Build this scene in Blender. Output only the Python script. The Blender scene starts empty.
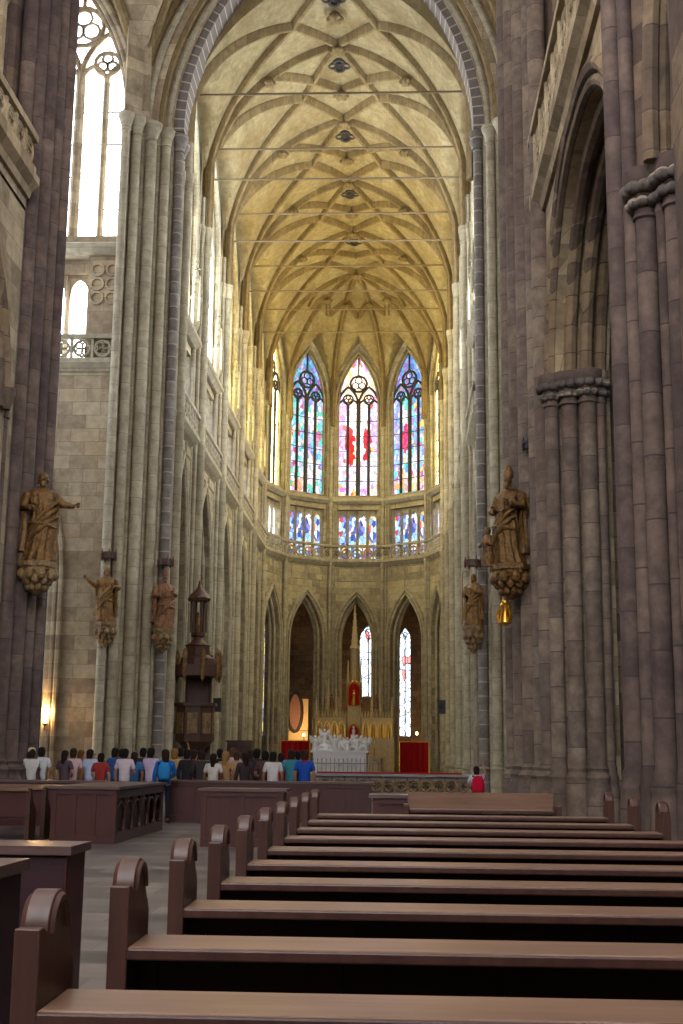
import bpy, bmesh, math, random
from mathutils import Vector, Matrix
random.seed(11)
SC = bpy.context.scene
COL = SC.collection
PI = math.pi
XC = -3.05          # centre plane of the church
HN = 6.28           # half width between the pier fronts
HW = 6.55           # half width between the choir walls
YA = 87.0           # where the apse begins
R2 = math.radians

# ------------------------------------------------------------------ node helpers
def lin(h):
    h = h.lstrip('#')
    c = [int(h[i:i+2], 16)/255 for i in (0, 2, 4)]
    return tuple((x/12.92 if x <= .04045 else ((x+.055)/1.055)**2.4) for x in c) + (1,)

class NT:
    def __init__(s, name):
        s.m = bpy.data.materials.new(name); s.m.use_nodes = True
        s.t = s.m.node_tree; s.t.nodes.clear()
        s.out = s.n('ShaderNodeOutputMaterial')
    def n(s, typ, **kw):
        nd = s.t.nodes.new(typ)
        for k, v in kw.items():
            if k.startswith('i_'): nd.inputs[k[2:].replace('_', ' ')].default_value = v
            else: setattr(nd, k, v)
        return nd
    def l(s, a, b): s.t.links.new(a, b)
    def math(s, op, a, b=None, clamp=False):
        nd = s.n('ShaderNodeMath', operation=op); nd.use_clamp = clamp
        for i, v in enumerate((a, b)):
            if v is None: continue
            if isinstance(v, (int, float)): nd.inputs[i].default_value = v
            else: s.l(v, nd.inputs[i])
        return nd.outputs[0]
    def mix(s, f, a, b, typ='MIX'):
        nd = s.n('ShaderNodeMix', data_type='RGBA', blend_type=typ)
        for idx, v in ((0, f), (6, a), (7, b)):
            if isinstance(v, (int, float, tuple)): nd.inputs[idx].default_value = v
            else: s.l(v, nd.inputs[idx])
        return nd.outputs[2]
    def ramp(s, fac, stops, interp='LINEAR'):
        nd = s.n('ShaderNodeValToRGB'); cr = nd.color_ramp; cr.interpolation = interp
        while len(cr.elements) < len(stops): cr.elements.new(.5)
        for e, (p, c) in zip(cr.elements, stops): e.position = p; e.color = c
        s.l(fac, nd.inputs[0]); return nd.outputs[0]
    def noise(s, vec, scale, detail=4, rough=.55):
        nd = s.n('ShaderNodeTexNoise'); nd.inputs['Scale'].default_value = scale
        nd.inputs['Detail'].default_value = detail; nd.inputs['Roughness'].default_value = rough
        if vec is not None: s.l(vec, nd.inputs['Vector'])
        return nd.outputs['Fac']
    def bsdf(s, color, rough=.8, metal=0, bump=None, bs=.3, bd=.02, spec=.5):
        b = s.n('ShaderNodeBsdfPrincipled')
        if isinstance(color, tuple): b.inputs['Base Color'].default_value = color
        else: s.l(color, b.inputs['Base Color'])
        if isinstance(rough, (int, float)): b.inputs['Roughness'].default_value = rough
        else: s.l(rough, b.inputs['Roughness'])
        b.inputs['Metallic'].default_value = metal
        b.inputs['Specular IOR Level'].default_value = spec
        if bump is not None:
            bp = s.n('ShaderNodeBump'); bp.inputs['Strength'].default_value = bs; bp.inputs['Distance'].default_value = bd
            s.l(bump, bp.inputs['Height']); s.l(bp.outputs[0], b.inputs['Normal'])
        s.l(b.outputs[0], s.out.inputs[0]); return b

def stone(name, ca, cb, stain, joint, bw=.95, bh=.46, vert=True, joints=.014, stainamt=.55):
    """Coursed ashlar: blocks of two tones, mortar joints, weather stains; in the place's own coordinates."""
    k = NT(name); ca, cb, stain, joint = (tuple(x*.7 for x in q[:3])+(1,) for q in (ca, cb, stain, joint))
    g = k.n('ShaderNodeNewGeometry'); sp = k.n('ShaderNodeSeparateXYZ'); k.l(g.outputs['Position'], sp.inputs[0])
    cv = k.n('ShaderNodeCombineXYZ')
    if vert:
        zc = sp.outputs[2]
        if bw >= 40:      # drums of separate shafts do not line up with their neighbours
            oi = k.n('ShaderNodeObjectInfo'); zc = k.math('ADD', zc, k.math('MULTIPLY', oi.outputs['Random'], 60.0))
        k.l(k.math('ADD', sp.outputs[0], sp.outputs[1]), cv.inputs[0]); k.l(zc, cv.inputs[1])
    else:
        k.l(sp.outputs[1], cv.inputs[0]); k.l(sp.outputs[0], cv.inputs[1])
    br = k.n('ShaderNodeTexBrick'); br.offset = .5
    k.l(cv.outputs[0], br.inputs['Vector'])
    br.inputs['Color1'].default_value = (0, 0, 0, 1); br.inputs['Color2'].default_value = (1, 1, 1, 1)
    br.inputs['Mortar'].default_value = (.5, .5, .5, 1)
    br.inputs['Scale'].default_value = 1; br.inputs['Mortar Size'].default_value = joints
    br.inputs['Mortar Smooth'].default_value = .3; br.inputs['Brick Width'].default_value = bw; br.inputs['Row Height'].default_value = bh
    n1 = k.noise(g.outputs['Position'], .45, 5, .6); n2 = k.noise(g.outputs['Position'], 3.0, 6, .65)
    f = k.math('ADD', k.math('ADD', k.math('MULTIPLY', br.outputs['Color'], .24 if (bw >= 40 or not vert) else .62), .24 if (bw >= 40 or not vert) else .06), k.math('MULTIPLY', k.math('SUBTRACT', n2, .25), .5), True)
    dk = tuple(x*.62 for x in ca[:3])+(1,); wm = (min(1, cb[0]*1.18), cb[1]*1.06, cb[2]*.88, 1)
    c = k.ramp(f, [(.12, dk), (.4, ca), (.68, cb), (.95, wm)])
    st = k.ramp(n1, [(.42, (0, 0, 0, 1)), (.68, (1, 1, 1, 1))])
    c = k.mix(k.math('MULTIPLY', st, stainamt), c, stain)
    fine = k.ramp(n2, [(.25, (.72, .72, .72, 1)), (.7, (1.1, 1.1, 1.1, 1))])
    c = k.mix(1.0, c, fine, 'MULTIPLY')
    c = k.mix(k.math('MULTIPLY', br.outputs['Fac'], .8), c, joint)
    h = k.math('SUBTRACT', n2, k.math('MULTIPLY', br.outputs['Fac'], .8))
    k.bsdf(c, .85, 0, h, .35, .03, .25); return k.m

def plain(name, c, rough=.7, metal=0, var=.25, scale=6, spec=.4):
    k = NT(name); tc = k.n('ShaderNodeTexCoord')
    n = k.noise(tc.outputs['Object'], scale, 4)
    d = tuple(x*(1-var) for x in c[:3]) + (1,); u = tuple(min(1, x*(1+var)) for x in c[:3]) + (1,)
    k.bsdf(k.mix(n, d, u), rough, metal, n, .15, .01, spec); return k.m

def wood(name, ca, cb, rough=.4, axis=0, spec=.5, bright=1):
    k = NT(name); g = k.n('ShaderNodeNewGeometry'); mp = k.n('ShaderNodeMapping')
    sc = [14, 14, 14]; sc[axis] = 1.1; mp.inputs['Scale'].default_value = sc
    k.l(g.outputs['Position'], mp.inputs[0])
    n = k.noise(mp.outputs[0], 1.6, 6, .6); n2 = k.noise(g.outputs['Position'], .9, 3)
    f = k.math('ADD', k.math('MULTIPLY', n, .8), k.math('MULTIPLY', n2, .35), True)
    c = k.mix(k.ramp(f, [(.3, (0, 0, 0, 1)), (.8, (1, 1, 1, 1))]), ca, cb)
    k.bsdf(c, k.math('ADD', rough, k.math('MULTIPLY', n2, .12)), 0, n, .12, .004, spec); return k.m

def emit(name, c, strength):
    k = NT(name); e = k.n('ShaderNodeEmission'); e.inputs[0].default_value = c; e.inputs[1].default_value = strength
    k.l(e.outputs[0], k.out.inputs[0]); return k.m

def leaded(name, stops, strength, scale=2.2, stretch=.6, zones=None, lead=.035, desat=.0, grid=None):
    """Lit leaded glass: a mosaic of coloured pieces. zones: (cx, cz, rx, rz, colour, amount) ellipses of colour, local metres."""
    k = NT(name); tc = k.n('ShaderNodeTexCoord'); sp = k.n('ShaderNodeSeparateXYZ'); k.l(tc.outputs['Object'], sp.inputs[0])
    cv = k.n('ShaderNodeCombineXYZ'); k.l(sp.outputs[0], cv.inputs[0]); k.l(k.math('MULTIPLY', sp.outputs[2], stretch), cv.inputs[1])
    v = k.n('ShaderNodeTexVoronoi', voronoi_dimensions='2D'); v.inputs['Scale'].default_value = scale; k.l(cv.outputs[0], v.inputs['Vector'])
    ve = k.n('ShaderNodeTexVoronoi', voronoi_dimensions='2D', feature='DISTANCE_TO_EDGE'); ve.inputs['Scale'].default_value = scale; k.l(cv.outputs[0], ve.inputs['Vector'])
    sc = k.n('ShaderNodeSeparateColor'); k.l(v.outputs['Color'], sc.inputs[0])
    c = k.ramp(sc.outputs[0], stops, 'CONSTANT')
    ps = k.n('ShaderNodeSeparateXYZ'); k.l(v.outputs['Position'], ps.inputs[0])
    px = ps.outputs[0]; pz = k.math('DIVIDE', ps.outputs[1], stretch)
    for (cx, cz, rx, rz, colr, amt) in zones or ():
        ex = k.math('POWER', k.math('ABSOLUTE', k.math('DIVIDE', k.math('SUBTRACT', px, cx), rx)), 2)
        ez = k.math('POWER', k.math('ABSOLUTE', k.math('DIVIDE', k.math('SUBTRACT', pz, cz), rz)), 2)
        inside = k.math('LESS_THAN', k.math('ADD', ex, ez), k.math('ADD', .75, k.math('MULTIPLY', sc.outputs[1], .5)))
        c = k.mix(k.math('MULTIPLY', inside, amt), c, colr)
    br = k.math('ADD', .65, k.math('MULTIPLY', sc.outputs[2], .7))
    ld = k.math('GREATER_THAN', ve.outputs['Distance'], lead)
    s_ = k.math('MULTIPLY', k.math('MULTIPLY', br, k.math('ADD', .06, k.math('MULTIPLY', ld, .94))), strength)
    e = k.n('ShaderNodeEmission'); k.l(c, e.inputs[0]); k.l(s_, e.inputs[1]); k.l(e.outputs[0], k.out.inputs[0]); return k.m

# ------------------------------------------------------------------ mesh builder
def frame(x, y, z, deg):
    """Local frame on a wall: x along it as seen from inside, y into the wall, z up."""
    return Matrix.Translation((x, y, z)) @ Matrix.Rotation(R2(deg), 4, 'Z')

class MB:
    def __init__(s, M=None): s.bm = bmesh.new(); s.M = M or Matrix.Identity(4)
    def v(s, p): return s.bm.verts.new(s.M @ Vector(p))
    def f(s, vs):
        try: return s.bm.faces.new(vs)
        except ValueError: return None
    def box(s, cx, cy, cz, sx, sy, sz, rot=0, taper=1.0):
        c, n = math.cos(rot), math.sin(rot); vs = []
        for dz, t in ((-.5, 1), (.5, taper)):
            for dx, dy in ((-.5, -.5), (.5, -.5), (.5, .5), (-.5, .5)):
                x, y = dx*sx*t, dy*sy*t
                vs.append(s.v((cx+x*c-y*n, cy+x*n+y*c, cz+dz*sz)))
        for q in ((3, 2, 1, 0), (4, 5, 6, 7), (0, 1, 5, 4), (1, 2, 6, 5), (2, 3, 7, 6), (3, 0, 4, 7)): s.f([vs[i] for i in q])
        return s
    def slab(s, x0, x1, y0, y1, z0, z1): return s.box((x0+x1)/2, (y0+y1)/2, (z0+z1)/2, x1-x0, y1-y0, z1-z0)
    def prism(s, poly, z0, z1, scale_top=1.0):
        cx = sum(p[0] for p in poly)/len(poly); cy = sum(p[1] for p in poly)/len(poly)
        a = [s.v((x, y, z0)) for x, y in poly]
        b = [s.v((cx+(x-cx)*scale_top, cy+(y-cy)*scale_top, z1)) for x, y in poly]
        n = len(poly)
        for i in range(n): s.f([a[i], a[(i+1) % n], b[(i+1) % n], b[i]])
        s.f(a[::-1]); s.f(b); return s
    def yprism(s, poly, y0, y1):
        """poly in (x, z), thick along y."""
        a = [s.v((x, y0, z)) for x, z in poly]; b = [s.v((x, y1, z)) for x, z in poly]; n = len(poly)
        for i in range(n): s.f([a[i], b[i], b[(i+1) % n], a[(i+1) % n]])
        s.f(a); s.f(b[::-1]); return s
    def xprism(s, poly, x0, x1):
        """poly in (y, z), thick along x."""
        a = [s.v((x0, y, z)) for y, z in poly]; b = [s.v((x1, y, z)) for y, z in poly]; n = len(poly)
        for i in range(n): s.f([a[i], a[(i+1) % n], b[(i+1) % n], b[i]])
        s.f(a[::-1]); s.f(b); return s
    def lathe(s, prof, x=0, y=0, n=12, sx=1, sy=1, rot=0):
        rings = []
        for r, z in prof:
            rings.append([s.v((x+r*sx*math.cos(rot+2*PI*i/n), y+r*sy*math.sin(rot+2*PI*i/n), z)) for i in range(n)])
        for a, b in zip(rings, rings[1:]):
            for i in range(n): s.f([a[i], a[(i+1) % n], b[(i+1) % n], b[i]])
        s.f(rings[0][::-1]); s.f(rings[-1]); return s
    def loft(s, rings):
        R = [[s.v(p) for p in r] for r in rings]; n = len(R[0])
        for a, b in zip(R, R[1:]):
            for i in range(n): s.f([a[i], a[(i+1) % n], b[(i+1) % n], b[i]])
        s.f(R[0][::-1]); s.f(R[-1]); return s
    def tube(s, pts, r, n=8, closed=False, r2=None):
        P = [Vector(p) for p in pts]; N = len(P); rings = []; prev = None
        for i in range(N):
            a = P[(i-1) % N] if (closed or i > 0) else P[i]; b = P[(i+1) % N] if (closed or i < N-1) else P[i]
            t = (b-a).normalized()
            if prev is None:
                up = Vector((0, 0, 1)) if abs(t.z) < .9 else Vector((1, 0, 0))
                nx = t.cross(up).normalized()
            else:
                nx = (prev - t*prev.dot(t)); nx = nx.normalized() if nx.length > 1e-6 else t.orthogonal().normalized()
            prev = nx; ny = t.cross(nx)
            rr = r if r2 is None else r+(r2-r)*i/(N-1)
            if isinstance(r, (list, tuple)): rr = r[i]
            rings.append([s.v(P[i]+nx*rr*math.cos(2*PI*j/n)+ny*rr*math.sin(2*PI*j/n)) for j in range(n)])
        m = N if closed else N-1
        for i in range(m):
            a, b = rings[i], rings[(i+1) % N]
            for j in range(n): s.f([a[j], a[(j+1) % n], b[(j+1) % n], b[j]])
        if not closed: s.f(rings[0][::-1]); s.f(rings[-1])
        return s
    def sweep(s, pts, prof, side):
        """prof: (across, down) polygon; side(i, tangent) gives the across vector."""
        P = [Vector(p) for p in pts]; N = len(P); rings = []
        for i in range(N):
            t = (P[min(i+1, N-1)]-P[max(i-1, 0)]).normalized()
            ac = side(t).normalized(); dn = t.cross(ac).normalized()
            if dn.z > 0: dn = -dn
            rings.append([s.v(P[i]+ac*a+dn*d) for a, d in prof])
        n = len(prof)
        for a, b in zip(rings, rings[1:]):
            for j in range(n): s.f([a[j], a[(j+1) % n], b[(j+1) % n], b[j]])
        s.f(rings[0][::-1]); s.f(rings[-1]); return s
    def ball(s, x, y, z, rx, ry=None, rz=None, n=10, m=7, rot=None):
        ry = rx if ry is None else ry; rz = rx if rz is None else rz
        Q = rot or Matrix.Identity(3); rings = []
        for k in range(1, m):
            ph = PI*k/m
            rings.append([s.v(Vector((x, y, z))+Q @ Vector((rx*math.sin(ph)*math.cos(2*PI*i/n), ry*math.sin(ph)*math.sin(2*PI*i/n), -rz*math.cos(ph)))) for i in range(n)])
        b = s.v(Vector((x, y, z))+Q @ Vector((0, 0, -rz))); t = s.v(Vector((x, y, z))+Q @ Vector((0, 0, rz)))
        for i in range(n): s.f([b, rings[0][(i+1) % n], rings[0][i]]); s.f([t, rings[-1][i], rings[-1][(i+1) % n]])
        for a, c in zip(rings, rings[1:]):
            for i in range(n): s.f([a[i], a[(i+1) % n], c[(i+1) % n], c[i]])
        return s
    def arch_wall(s, w, z0, z1, ow, oz0, zs, rise, y0, y1, cx=0, n=10, xl=None, xr=None):
        """Wall panel with one pointed opening; y0 front, y1 back; the opening has its own jambs and soffit."""
        xl = -w/2 if xl is None else xl; xr = w/2 if xr is None else xr
        ar = arch_pts(ow, zs, rise, n)
        inner = [(cx-ow/2, oz0)] + [(cx+x, z) for x, z in ar] + [(cx+ow/2, oz0)]
        outer = [(xl, oz0)]
        for i, (x, z) in enumerate(ar):
            if i == 0: outer.append((xl, zs))
            elif i == len(ar)-1: outer.append((xr, zs))
            else: outer.append((cx + x if False else (xl + (xr-xl)*(x+ow/2)/ow), z1))
        outer.append((xr, oz0))
        F = {}
        for nm, y in (('f', y0), ('b', y1)):
            F[nm+'i'] = [s.v((x, y, z)) for x, z in inner]; F[nm+'o'] = [s.v((x, y, z)) for x, z in outer]
            F[nm+'c'] = [s.v((xl, y, z1)), s.v((xr, y, z1))]
        N = len(inner)
        for nm in 'fb':
            I, O, Cn = F[nm+'i'], F[nm+'o'], F[nm+'c']
            for i in range(N-1):
                if i == 1:
                    s.f([I[1], O[1], Cn[0], O[2]]); s.f([I[1], O[2], I[2]])
                elif i == N-3:
                    s.f([I[i], O[i], Cn[1], O[i+1]]); s.f([I[i], O[i+1], I[i+1]])
                else: s.f([I[i], O[i], O[i+1], I[i+1]])
        for i in range(N-1): s.f([F['fi'][i], F['fi'][i+1], F['bi'][i+1], F['bi'][i]])
        if oz0 > z0 + 1e-4: s.slab(xl, xr, y0, y1, z0, oz0)
        # outer rim
        ro = [F['fo'][0], F['fo'][1], F['fc'][0]], [F['bo'][0], F['bo'][1], F['bc'][0]]
        for i in (0, 1): s.f([ro[0][i], ro[1][i], ro[1][i+1], ro[0][i+1]])
        rr = [F['fo'][-1], F['fo'][-2], F['fc'][1]], [F['bo'][-1], F['bo'][-2], F['bc'][1]]
        for i in (0, 1): s.f([rr[0][i], rr[0][i+1], rr[1][i+1], rr[1][i]])
        return s
    def build(s, name, mat, parent=None, smooth=False, origin=None, angle=40):
        bm = s.bm; bmesh.ops.recalc_face_normals(bm, faces=bm.faces)
        me = bpy.data.meshes.new(name)
        if smooth:
            for f in bm.faces: f.smooth = True
            for e in bm.edges:
                if len(e.link_faces) == 2 and e.calc_face_angle(0) > R2(angle): e.smooth = False
        if origin is not None: bmesh.ops.translate(bm, verts=bm.verts, vec=-Vector(origin))
        bm.to_mesh(me); bm.free()
        if mat: me.materials.append(mat)
        o = bpy.data.objects.new(name, me); COL.objects.link(o)
        if parent is not None: o.parent = parent
        if origin is not None: o.location = origin
        return o

def arch_pts(w, zs, rise, n=10):
    h = w/2; R = (rise*rise+h*h)/(2*h); c = R-h; a1 = math.atan2(rise, c)
    L = [(-(R*math.cos(a1*i/n)-c), zs+R*math.sin(a1*i/n)) for i in range(n+1)]
    L[-1] = (0, zs+rise)
    return L + [(-x, z) for x, z in L[-2::-1]]

def tag(o, label, cat, group=None, kind=None):
    if label: o['label'] = label
    if cat: o['category'] = cat
    if group: o['group'] = group
    if kind: o['kind'] = kind
    return o
def thing(name, label, cat, loc=(0, 0, 0), rot=0, group=None, kind=None):
    o = bpy.data.objects.new(name, None); COL.objects.link(o); o.empty_display_size = .2
    o.location = loc; o.rotation_euler = (0, 0, rot); return tag(o, label, cat, group, kind)
def struct(name, label=None, loc=(0, 0, 0), rot=0):
    return thing(name, label, 'building part', loc, rot, None, 'structure')
def dup(root, loc=None, rot=None, label=None):
    r = root.copy(); COL.objects.link(r)
    if loc is not None: r.location = loc
    if rot is not None: r.rotation_euler = (0, 0, rot)
    if label: r['label'] = label
    for ch in root.children:
        c = ch.copy(); COL.objects.link(c); c.parent = r
        for g in ch.children:
            d = g.copy(); COL.objects.link(d); d.parent = c
    return r
def kids(o): return list(o.children)

# ------------------------------------------------------------------ materials
M_near = stone('nave_ashlar', lin('#67564c'), lin('#8d7862'), lin('#514142'), lin('#46403f'), 1.0, .62, stainamt=.7)
M_nearshaft = stone('nave_shaft_stone', lin('#62544f'), lin('#8a776a'), lin('#493b3e'), lin('#3f3a3c'), 40, .95, stainamt=.75)
M_pier = stone('pier_ashlar', lin('#766658'), lin('#9f8a6e'), lin('#66513f'), lin('#514a49'), 1.1, .62, stainamt=.65)
M_piershaft = stone('pier_shaft_stone', lin('#786a62'), lin('#a08f7c'), lin('#614e46'), lin('#4d4747'), 40, .8, stainamt=.65)
M_greyshaft = stone('grey_shaft_stone', lin('#7d756e'), lin('#a0968b'), lin('#6f6661'), lin('#b5ab9a'), 40, .55, joints=.03, stainamt=.5)
M_left = stone('transept_ashlar', lin('#b09e80'), lin('#c8b898'), lin('#a48a68'), lin('#8f8068'), 1.15, .56)
M_choir = stone('choir_ashlar', lin('#b3a688'), lin('#c6b996'), lin('#958669'), lin('#857658'), .95, .5)
M_choirpale = stone('choir_shaft_stone', lin('#b4a98f'), lin('#cdc2a4'), lin('#a2957a'), lin('#8a7f66'), 40, .7)
M_dark = stone('dark_voussoir_stone', lin('#6e6761'), lin('#8d857b'), lin('#5c5452'), lin('#a89c86'), 40, .42, joints=.03)
M_vault = stone('vault_plaster', lin('#a3936c'), lin('#b7a780'), lin('#8a7148'), lin('#98865c'), 1.4, .5, False, .006, .65)
M_rib = stone('rib_stone', lin('#8d7852'), lin('#a28b62'), lin('#74603e'), lin('#655436'), 40, .5, False, .01)
M_floor = None
def floor_mat():
    k = NT('stone_floor'); g = k.n('ShaderNodeNewGeometry')
    mp = k.n('ShaderNodeMapping'); mp.inputs['Rotation'].default_value = (0, 0, R2(0)); k.l(g.outputs['Position'], mp.inputs[0])
    br = k.n('ShaderNodeTexBrick'); br.offset = .5; k.l(mp.outputs[0], br.inputs['Vector'])
    br.inputs['Color1'].default_value = lin('#393536'); br.inputs['Color2'].default_value = lin('#716965'); br.inputs['Mortar'].default_value = lin('#4c474c')
    br.inputs['Scale'].default_value = 1; br.inputs['Mortar Size'].default_value = .012; br.inputs['Brick Width'].default_value = .62; br.inputs['Row Height'].default_value = .62
    n = k.noise(g.outputs['Position'], 2.5, 6, .65)
    c = k.mix(1.0, br.outputs['Color'], k.ramp(n, [(.3, (.55, .55, .57, 1)), (.7, (1.55, 1.5, 1.48, 1))]), 'MULTIPLY')
    k.bsdf(c, k.math('ADD', .28, k.math('MULTIPLY', n, .25)), 0, k.math('SUBTRACT', n, br.outputs['Fac']), .2, .01, .5); return k.m
M_floor = floor_mat()
M_pewtop = wood('polished_oak', lin('#5a4338'), lin('#876b58'), .27, 0, .5)
M_pewdark = wood('dark_shaded_oak', lin('#24151c'), lin('#382228'), .5, 0, .3)  # dark oak, with the shade under the book shelves put into its colour
M_pewend = wood('oak_end', lin('#2f1a17'), lin('#4c2f26'), .38, 2, .5)
M_redwood = wood('red_oak', lin('#331a1a'), lin('#4c2824'), .42, 2, .4)
M_darkwood = wood('black_brown_wood', lin('#33211c'), lin('#5a3b2a'), .45, 2, .4)
def shade_mottle(name, c, dark, rough, metal):  # noise mottle; its dark patches stand in for shade in carved folds
    k = NT(name); tc = k.n('ShaderNodeTexCoord'); n = k.noise(tc.outputs['Object'], 5, 6, .65); n2 = k.noise(tc.outputs['Object'], 14, 4)
    f = k.ramp(n, [(.28, (0, 0, 0, 1)), (.55, (1, 1, 1, 1))])
    k.bsdf(k.mix(f, dark, c), rough, metal, n2, .9, .06, .5); return k.m
M_gilt = shade_mottle('gilded_bronze', lin('#86622f'), lin('#35251a'), .36, .4)
M_gilt2 = shade_mottle('brown_gilding', lin('#7c5c30'), lin('#32241a'), .36, .4)
M_rose = shade_mottle('painted_limewood', lin('#8a5f3a'), lin('#4a3020'), .45, .15)
M_console = shade_mottle('carved_console_stone', lin('#8c7148'), lin('#4c3a26'), .5, .15)
M_gold = plain('bright_gold', lin('#d8a340'), .3, .9, .2, 12)
M_iron = plain('black_iron', lin('#2a2626'), .5, .6, .2)
M_rod = plain('rod_iron', lin('#6a5a42'), .6, .3, .2)
M_lead = plain('window_lead', lin('#3a3634'), .7, .1, .2)
M_marble = plain('white_marble', lin('#d6d4d2'), .35, 0, .1, 4, .5)
M_greym = plain('grey_marble', lin('#8f8d8c'), .4, 0, .2, 4, .5)
M_altar = plain('altar_stone', lin('#b8a278'), .6, .1, .35, 7)
M_red = plain('red_cloth', lin('#a01218'), .85, 0, .2, 5, .2)
M_black = plain('black_plastic', lin('#1c1b1d'), .5, 0, .1)
M_candle = plain('wax', lin('#e8dcc0'), .5, 0, .05)
WORLD = 1.2; SUNE = 0.0; EXPO = 1.36; ROLL = 0.011
# ------------------------------------------------------------------ setting
MB().slab(-30, 22, -8, 112, -.3, 0).build('floor', M_floor)['kind'] = 'structure'

def arcprof(u, h, z0, rise):
    R = (rise*rise+h*h)/(2*h); c = R-h
    return z0+math.sqrt(max(0, R*R-(u+c)**2)) if u <= h else z0

BAYS = [51.2, 57.0, 64.5, 72.0, 79.5, 87.0]
Z0 = 28.2; RISE = 8.35; ZCAP = 26.6
AP = [(XC+HW*math.cos(R2(180-36*k)), YA+HW*math.sin(R2(180-36*k))) for k in range(6)]
def vault_z(x, y):
    if y <= YA:
        u = abs(x-XC); zm = arcprof(u, HW, Z0, RISE)
        for a, b in zip(BAYS, BAYS[1:]):
            if a <= y <= b or (b == YA and y >= a):
                t = abs(y-(a+b)/2); zl = arcprof(t, (b-a)/2, Z0, 4.5)+.14*(HW-u) if t < (b-a)/2 else Z0
                return max(zm, zl)
        return zm
    dx, dy = x-XC, y-YA; r = math.hypot(dx, dy); a = math.degrees(math.atan2(dy, dx)); k = min(4, max(0, int(a//36)))
    da = a-(36*k+18); ap = HW*math.cos(R2(18))/math.cos(R2(da)); rho = min(1, r/ap)
    zm = arcprof(rho*HW, HW, Z0, RISE)
    t = abs(math.tan(R2(da))/math.tan(R2(18)))
    zl = arcprof(min(1, t)*1.98, 1.98, Z0, 4.9)+.14*HW*(1-rho)
    return max(zm, zl)

ceiling = struct('ceiling', 'ribbed pointed stone vault over the choir and apse', (XC, 51.2, Z0))
def local(mb): mb.M = Matrix.Translation((-XC, -51.2, -Z0)) @ mb.M; return mb
mb = local(MB())
ys = []
for a, b in zip(BAYS, BAYS[1:]): ys += [a+(b-a)*i/26 for i in range(26)]
ys.append(YA)
us = [-HW+2*HW*i/72 for i in range(73)]
grid = [[mb.v((XC+u, y, vault_z(XC+u, y))) for u in us] for y in ys]
for r0, r1 in zip(grid, grid[1:]):
    for i in range(72): mb.f([r0[i], r1[i], r1[i+1], r0[i+1]])
# apse umbrella
rings = []
NA = 80
for j in range(0, 25):
    rho = 1-j/25
    ring = []
    for i in range(NA+1):
        a = 180*i/NA; k = min(4, int(a//36)); da = a-(36*k+18); ap = HW*math.cos(R2(18))/math.cos(R2(da))*rho
        x, y = XC+ap*math.cos(R2(a)), YA+ap*math.sin(R2(a)); ring.append(mb.v((x, y, vault_z(x, y+1e-5))))
    rings.append(ring)
for r0, r1 in zip(rings, rings[1:]):
    for i in range(NA): mb.f([r0[i], r0[i+1], r1[i+1], r1[i]])
top = mb.v((XC, YA, Z0+RISE))
for i in range(NA): mb.f([rings[-1][i], rings[-1][i+1], top])
mb.build('vault_web', M_vault, ceiling, True, angle=25)

RIBP = [(-.27, -.12), (-.27, .08), (-.18, .2), (-.17, .34), (-.09, .46), (.09, .46), (.17, .34), (.18, .2), (.27, .08), (.27, -.12)]
def plan_rib(pts, off=0.0, prof=RIBP, name='rib', n=14, mat=None, k=.7):
    P = []
    for (xa, ya), (xb, yb) in zip(pts, pts[1:]):
        for i in range(n):
            t = i/n; P.append((xa+(xb-xa)*t, ya+(yb-ya)*t))
    P.append(pts[-1])
    Q = [Vector((x, y, vault_z(x, y)-off)) for x, y in P]
    if abs(abs(P[0][0]-XC)-HW) < .5 or math.hypot(P[0][0]-XC, P[0][1]-YA) > .9*HW and P[0][1] > YA: Q = [Vector((P[0][0], P[0][1], z)) for z in (ZCAP-.2, 27.4)] + Q
    mb = local(MB()); mb.sweep(Q, [(a*k, d*k) for a, d in prof], lambda t, h=Vector((P[-1][1]-P[0][1], P[0][0]-P[-1][0], 0)): Vector((t.y, -t.x, 0)) if Vector((t.x, t.y, 0)).length > 1e-2 else h)
    return mb.build(name, mat or M_rib, ceiling, True, angle=50)
def boss(x, y, r=.34, pend=.0):
    z = vault_z(x, y)-.42-pend; mb = local(MB())
    mb.lathe([(.12, z-.22), (r*.7, z-.16), (r, z-.02), (r*.9, z+.16), (r*.5, z+.3)], x, y, 10)
    for i in range(6): mb.ball(x+r*.9*math.cos(i*PI/3), y+r*.9*math.sin(i*PI/3), z-.03, .13, n=6, m=5)
    mb.build('boss', M_rib, ceiling, True)
for s in (-1, 1):
    W = s*(HW-.25)
    for i, y in enumerate(BAYS[1:5], 1):
        plan_rib([(XC+W, y), (XC, y)])
        boss(XC+s*3.4, y, .26)
    for a, b in zip(BAYS, BAYS[1:]):
        m = (a+b)/2
        plan_rib([(XC+W, a), (XC+s*2.0, m), (XC, b)]); plan_rib([(XC+W, b), (XC+s*2.0, m), (XC, a)])
        if a > 52: plan_rib([(XC+s*3.4, a), (XC, a+4.3)])
    plan_rib([(XC+W, YA), (XC, YA)])
for a, b in zip(BAYS, BAYS[1:]):
    if a > 52: boss(XC, a)
    if b < 86: 
        boss(XC, a+4.3 if a > 52 else a+3)
    # openwork plate
    y = a+1.9; z = vault_z(XC, y)-.1
    mb = local(MB())
    for q in range(4): mb.tube([(XC+.3*math.cos(q*PI/2)+.24*math.cos(i*PI/5), y+.3*math.sin(q*PI/2)+.24*math.sin(i*PI/5), z) for i in range(10)], .09, 6, True)
    mb.build('openwork_plate', M_lead, ceiling, True)
boss(XC, YA, .45)
for (x, y) in AP[1:5]:
    plan_rib([(XC+(x-XC)*.96, YA+(y-YA)*.96), (XC+(x-XC)*.42, YA+(y-YA)*.42), (XC, YA)])
    boss(XC+(x-XC)*.42, YA+(y-YA)*.42, .3)
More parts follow.
